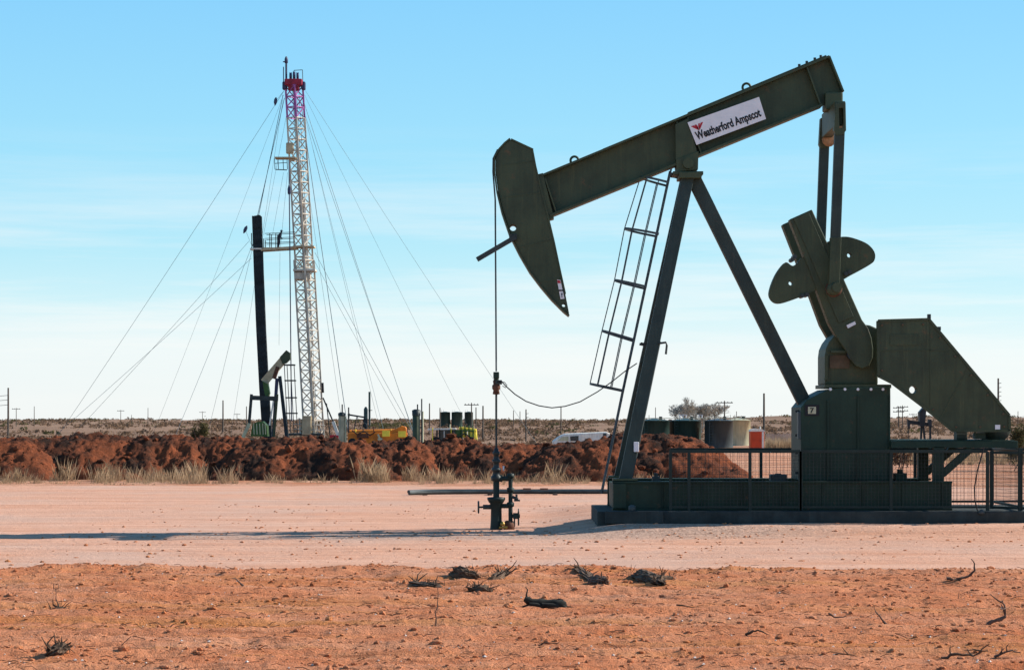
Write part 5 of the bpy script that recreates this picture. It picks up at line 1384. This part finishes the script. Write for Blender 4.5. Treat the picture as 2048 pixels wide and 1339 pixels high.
def tower():
    Y = 560.0; c = W(735, 0, Y).x; z = gz(c, Y); t = thing('treater_tower', 'slim dark tower with striped stack standing on the horizon', 'tower', (c, Y, z))
    zt = W(0, 783, Y).z; x2 = W(739, 0, Y).x
    MB().lathe((W(731.5, 0, Y).x, Y, 0), [(.5, z), (.5, W(0, 818, Y).z), (.2, W(0, 813, Y).z)], 14).build('vessel', 'tankgreen', t)
    n = 6
    for k in range(n): MB().tube((x2, Y, z + (zt - z) * k / n), (x2, Y, z + (zt - z) * (k + 1) / n), .27, n=10).build('stack_section', 'tankgreen' if k % 2 else 'tankgrey', t)
    MB().box((x2 + .2, Y, W(0, 820, Y).z), (1.0, .8, .15)).build('platform', 'steel', t)
tower()

# ------------------------------------------------------------------ poles
def pole(px, pt, Y, label, arms=0, steps=False, r=.13, group='wooden utility poles'):
    x = (px - HX) * Y / F; z = gz(x, Y) - .3; zt = W(0, pt, Y).z
    t = thing('utility_pole', label, 'utility pole', (x, Y, z + .3), group)
    MB().tube((x, Y, z), (x, Y, zt), r, r * .7, 8).build('shaft', 'wood', t)
    for k in range(arms):
        zz = zt - .4 - k * .9; MB().bar((x - 1.3 * r / .13, Y - .15, zz), (x + 1.3 * r / .13, Y - .15, zz), .14 * r / .13, .12).build('crossarm', 'wood', t)
        mb = MB()
        for d in (-1.1, -.5, .5, 1.1): mb.lathe((x + d * r / .13, Y - .15, zz + .06), [(.05, 0), (.08, .05), (.05, .2)], 6)
        mb.build('insulator', 'steel', t)
    if steps:
        mb = MB()
        for k in range(5): mb.bar((x, Y, zt - .6 - k * .5), (x + .35, Y, zt - .55 - k * .5), .06, .06)
        mb.build('pole_step', 'steel', t)
pole(16.5, 775, 300, 'bare dark pole standing tall above the dirt mounds at the far left edge', 0, False, .15)
pole(32.5, 815, 700, 'small pole with transformer crossarm right of the tall left edge pole', 1)
pole(68.5, 812, 700, 'thin far pole without arms, below the end of the longest guy wire')
pole(241.5, 819, 800, 'far pole with crossarm on the left horizon between the guy wires', 1)
pole(296, 815, 800, 'thin far pole on the left horizon, right of the crossarm pole')
pole(263, 829, 900, 'tiny short far pole between the crossarm pole and its right neighbour')
pole(405, 822, 900, 'far T-shaped pole left of the thick dark pole near the small pumpjack', 1)
pole(446, 800, 420, 'thick dark bare pole left of the small pumpjack', 0, False, .16)
pole(474, 826, 900, 'tiny T-shaped pole between the thick dark pole and the small pumpjack', 1)
pole(493, 812, 480, 'thin pole close to the raised post of the small pumpjack')
pole(859, 806, 380, 'slender bare pole right of the olive vessel')
pole(880, 815, 420, 'slender bare pole left of the three far tanks')
pole(943, 805, 430, 'pole with small arm and transformer in front of the last far tank', 1, False, .14)
pole(952, 814, 420, 'short thin pole right of the three far tanks')
pole(966, 811, 300, 'dark pole left of the polished rod, rising above the field machine', 0, False, .13)
pole(1027, 820, 600, 'thin far pole right of the polished rod')
pole(1052, 818, 300, 'dark pole under the sagging cable, with lamp at its top', 0, True, .11)
pole(1040, 822, 620, 'tiny far pole between its two neighbours right of the polished rod')
pole(1122, 813, 320, 'thin pole meeting the lowest stretch of the sagging cable', 0, False, .10)
pole(1311, 814, 640, 'thin far pole between the pumpjack front leg and the bare trees')
pole(1449, 801, 460, 'pole with wide crossarm standing right of the bare trees', 1, False, .17)
pole(1473, 822, 640, 'short thin far pole right of the crossarm pole by the bare trees')
pole(1528, 786, 300, 'tall dark bare pole rising behind the orange portable toilet', 0, False, .17)
pole(1590, 828, 700, 'thin far pole close to the gearbox pedestal')
pole(1797, 812, 520, 'first pole of the double pole with crossarms below the belt guard', 2)
pole(1805, 810, 520, 'second pole of the double pole, nearer to the belt guard slope', 2)
pole(1826, 826, 700, 'far pole with one crossarm between the double pole and the dark distant pumpjack', 1)
pole(1996.5, 756, 260, 'tall dark pole with steps rising above the sloping end of the belt guard', 0, True, .14)
pole(2036, 822, 700, 'thin far pole at the right picture edge')
# sagging wires between the two left-edge poles and out of the picture
def wires():
    mb = MB()
    a = W(16.5, 0, 300); 
    for k, py in enumerate((790, 799, 809)):
        p = W(16.5, py, 300); q = p + Vector((-34, 6, .2))
        mb = MB(); mb.path([p.lerp(q, i / 8) + Vector((0, 0, -.9 * 4 * (i / 8) * (1 - i / 8))) for i in range(9)], .03, 5)
        tag(mb.build('overhead_wire', 'steel', None), ('topmost', 'middle', 'lowest')[k] + ' of three wires running from the left edge pole out of the picture', 'overhead wire', 'wires on the left edge pole')
wires()

# ------------------------------------------------------------------ trees and single shrubs
def bare_tree(px, pt, Y, spread, seed, label):
    rr = random.Random(seed); x = (px - HX) * Y / F; z = gz(x, Y) - .2; H = W(0, pt, Y).z - z
    t = thing('tree', label, 'tree', (x, Y, z), 'bare winter trees behind the tanks')
    tk = MB(); cr = MB()
    def grow(p, d, L_, r_, lv):
        q = p + d * L_
        mb = tk if lv < 2 else cr
        mb.bar(p, q, r_ * 1.8, r_ * 1.8)
        if lv >= 6: return
        for k in range(3 if lv < 5 else 4):
            nd = (d + Vector((rr.gauss(0, .42) * spread, rr.gauss(0, .36), rr.gauss(.22, .25)))).normalized()
            grow(p.lerp(q, rr.uniform(.55, 1.0)), nd, L_ * rr.uniform(.66, .86), max(.013, r_ * .55), lv + 1)
    for k in range(3):
        grow(Vector((x + rr.uniform(-.4, .4), Y, z)), Vector((rr.gauss(0, .25) * spread, rr.gauss(0, .2), 1)).normalized(), H * .30, .10, 0)
    tk.build('trunk', 'bark', t); cr.build('crown', 'bark', t)
bare_tree(1368, 800, 400, 1.0, 3, 'bare pale tree at the left of three behind the tanks')
bare_tree(1398, 797, 402, 1.0, 8, 'tallest bare pale tree, middle of three behind the tanks')
bare_tree(1428, 802, 405, 1.1, 11, 'bare pale tree next to the pole with wide crossarm')

def shrub(px, pt, Y, wpx, seed, label, mat='scrubgreen', n=2200):
    rr = random.Random(seed); x = (px - HX) * Y / F; z = gz(x, Y) - .05; H = W(0, pt, Y).z - z; w_ = wpx * Y / F / 2
    t = thing('shrub', label, 'shrub', (x, Y, z))
    mb = MB()
    for k in range(7): 
        a = Vector((x + rr.uniform(-.2, .2), Y, z)); mb.path([a, a + Vector((rr.gauss(0, .4) * w_, rr.gauss(0, .3), H * .5)), a + Vector((rr.gauss(0, .6) * w_, rr.gauss(0, .4), H * .85))], .02, 4)
    mb.build('stem', 'twig', t)
    V = []; Fc = []; cl = [Vector((rr.uniform(-.7, .7) * w_, rr.uniform(-.5, .5) * w_, H * rr.uniform(.35, .8))) for _ in range(7)]
    for k in range(n):
        c = Vector((x, Y, z)) + rr.choice(cl) + Vector((rr.gauss(0, .17) * w_, rr.gauss(0, .17) * w_, rr.gauss(0, .12) * H)); s = rr.uniform(.04, .1)
        d1 = Vector((rr.gauss(0, 1), rr.gauss(0, 1), rr.gauss(0, 1))).normalized() * s; d2 = Vector((rr.gauss(0, 1), rr.gauss(0, 1), rr.gauss(0, 1))).normalized() * s
        b = len(V); V += [tuple(c - d1), tuple(c + d2), tuple(c + d1)]; Fc.append((b, b + 1, b + 2))
    mb = MB(); mb.add(V, Fc); mb.build('foliage', mat, t)
shrub(398, 845, 115, 42, 2, 'round green bush behind the dirt mounds left of the small pumpjack')
shrub(2034, 851, 100, 60, 5, 'yellowish bush behind the guard fence at the right picture edge')
shrub(1800, 872, 105, 50, 6, 'low dry bush seen between pedestal and motor stand', 'scrub')

# ================================================================== CAMERA, SUN, SKY
cam = bpy.data.cameras.new('camera'); co = bpy.data.objects.new('camera', cam); COL.objects.link(co)
co.location = (0, 0, CAM_Z); co.rotation_euler = (R(90), 0, 0)
cam.sensor_fit = 'HORIZONTAL'; cam.sensor_width = 36; cam.lens = 36 * F / 2048
cam.shift_y = (HY - 669.5) / 2048; cam.clip_start = .1; cam.clip_end = 20000
scene.camera = co

SUN_EL, SUN_AZ = 31.0, 13.0      # azimuth measured from +X towards +Y
sd = Vector((math.cos(R(SUN_AZ)) * math.cos(R(SUN_EL)), math.sin(R(SUN_AZ)) * math.cos(R(SUN_EL)), math.sin(R(SUN_EL))))
sl = bpy.data.lights.new('sun', 'SUN'); so = bpy.data.objects.new('sun', sl); COL.objects.link(so)
so.rotation_euler = sd.to_track_quat('Z', 'Y').to_euler(); so.location = (30, 40, 40)
sl.energy = 4.6; sl.angle = R(.5); sl.color = (1, .93, .83)

w = bpy.data.worlds.new('World'); scene.world = w; w.use_nodes = True
nt = w.node_tree; nt.nodes.clear()
out = nt.nodes.new('ShaderNodeOutputWorld'); bg = nt.nodes.new('ShaderNodeBackground')
sky = nt.nodes.new('ShaderNodeTexSky'); sky.sky_type = 'NISHITA'; sky.sun_disc = False
sky.sun_elevation = R(SUN_EL); sky.sun_rotation = R(90 - SUN_AZ)
sky.air_density = 1.0; sky.dust_density = .6; sky.ozone_density = 1.5; sky.altitude = 800
bg.inputs[1].default_value = .1

EXPO = .85
tc = nt.nodes.new('ShaderNodeTexCoord'); sp = nt.nodes.new('ShaderNodeSeparateXYZ'); nt.links.new(tc.outputs['Generated'], sp.inputs[0])
el = mathn(nt, 'POWER', mathn(nt, 'MAXIMUM', sp.outputs[2], 0.0), .5)
ramp = nt.nodes.new('ShaderNodeValToRGB'); nt.links.new(el, ramp.inputs[0])
stops = [(0, (.90, .94, .965)), (.165, (.85, .93, .965)), (.221, (.63, .885, .96)), (.274, (.45, .82, .96)), (.345, (.33, .755, .98)), (.429, (.238, .655, 1.0)), (.62, (.13, .40, .78)), (1, (.06, .20, .46))]
cr = ramp.color_ramp
while len(cr.elements) < len(stops): cr.elements.new(.5)
for e, (p_, c_) in zip(cr.elements, stops): e.position = p_; e.color = (*c_, 1)
# thin streaks of high cloud
mp = nt.nodes.new('ShaderNodeMapping'); mp.inputs['Scale'].default_value = (2.2, 2.2, 42); nt.links.new(tc.outputs['Generated'], mp.inputs[0])
cn = noise(nt, mp.outputs[0], 1.5, 8, .66, .44, .70)
band = N(nt, 'ShaderNodeMapRange'); band.inputs[1].default_value = .13; band.inputs[2].default_value = .045; nt.links.new(sp.outputs[2], band.inputs[0])
cloudy = mixc(nt, mathn(nt, 'MULTIPLY', mathn(nt, 'MULTIPLY', cn, band.outputs[0]), .95), ramp.outputs[0], (.90, .95, .97))
gain = nt.nodes.new('ShaderNodeVectorMath'); gain.operation = 'SCALE'; gain.inputs['Scale'].default_value = 10.0 / 2 ** EXPO
nt.links.new(cloudy, gain.inputs[0])
nt.links.new(mixc(nt, .86, sky.outputs[0], gain.outputs[0]), bg.inputs[0]); nt.links.new(bg.outputs[0], out.inputs[0])

scene.view_settings.view_transform = 'Standard'; scene.view_settings.look = 'None'
scene.view_settings.exposure = EXPO; scene.view_settings.gamma = 1
scene.render.engine = 'CYCLES'
scene.cycles.max_bounces = 6
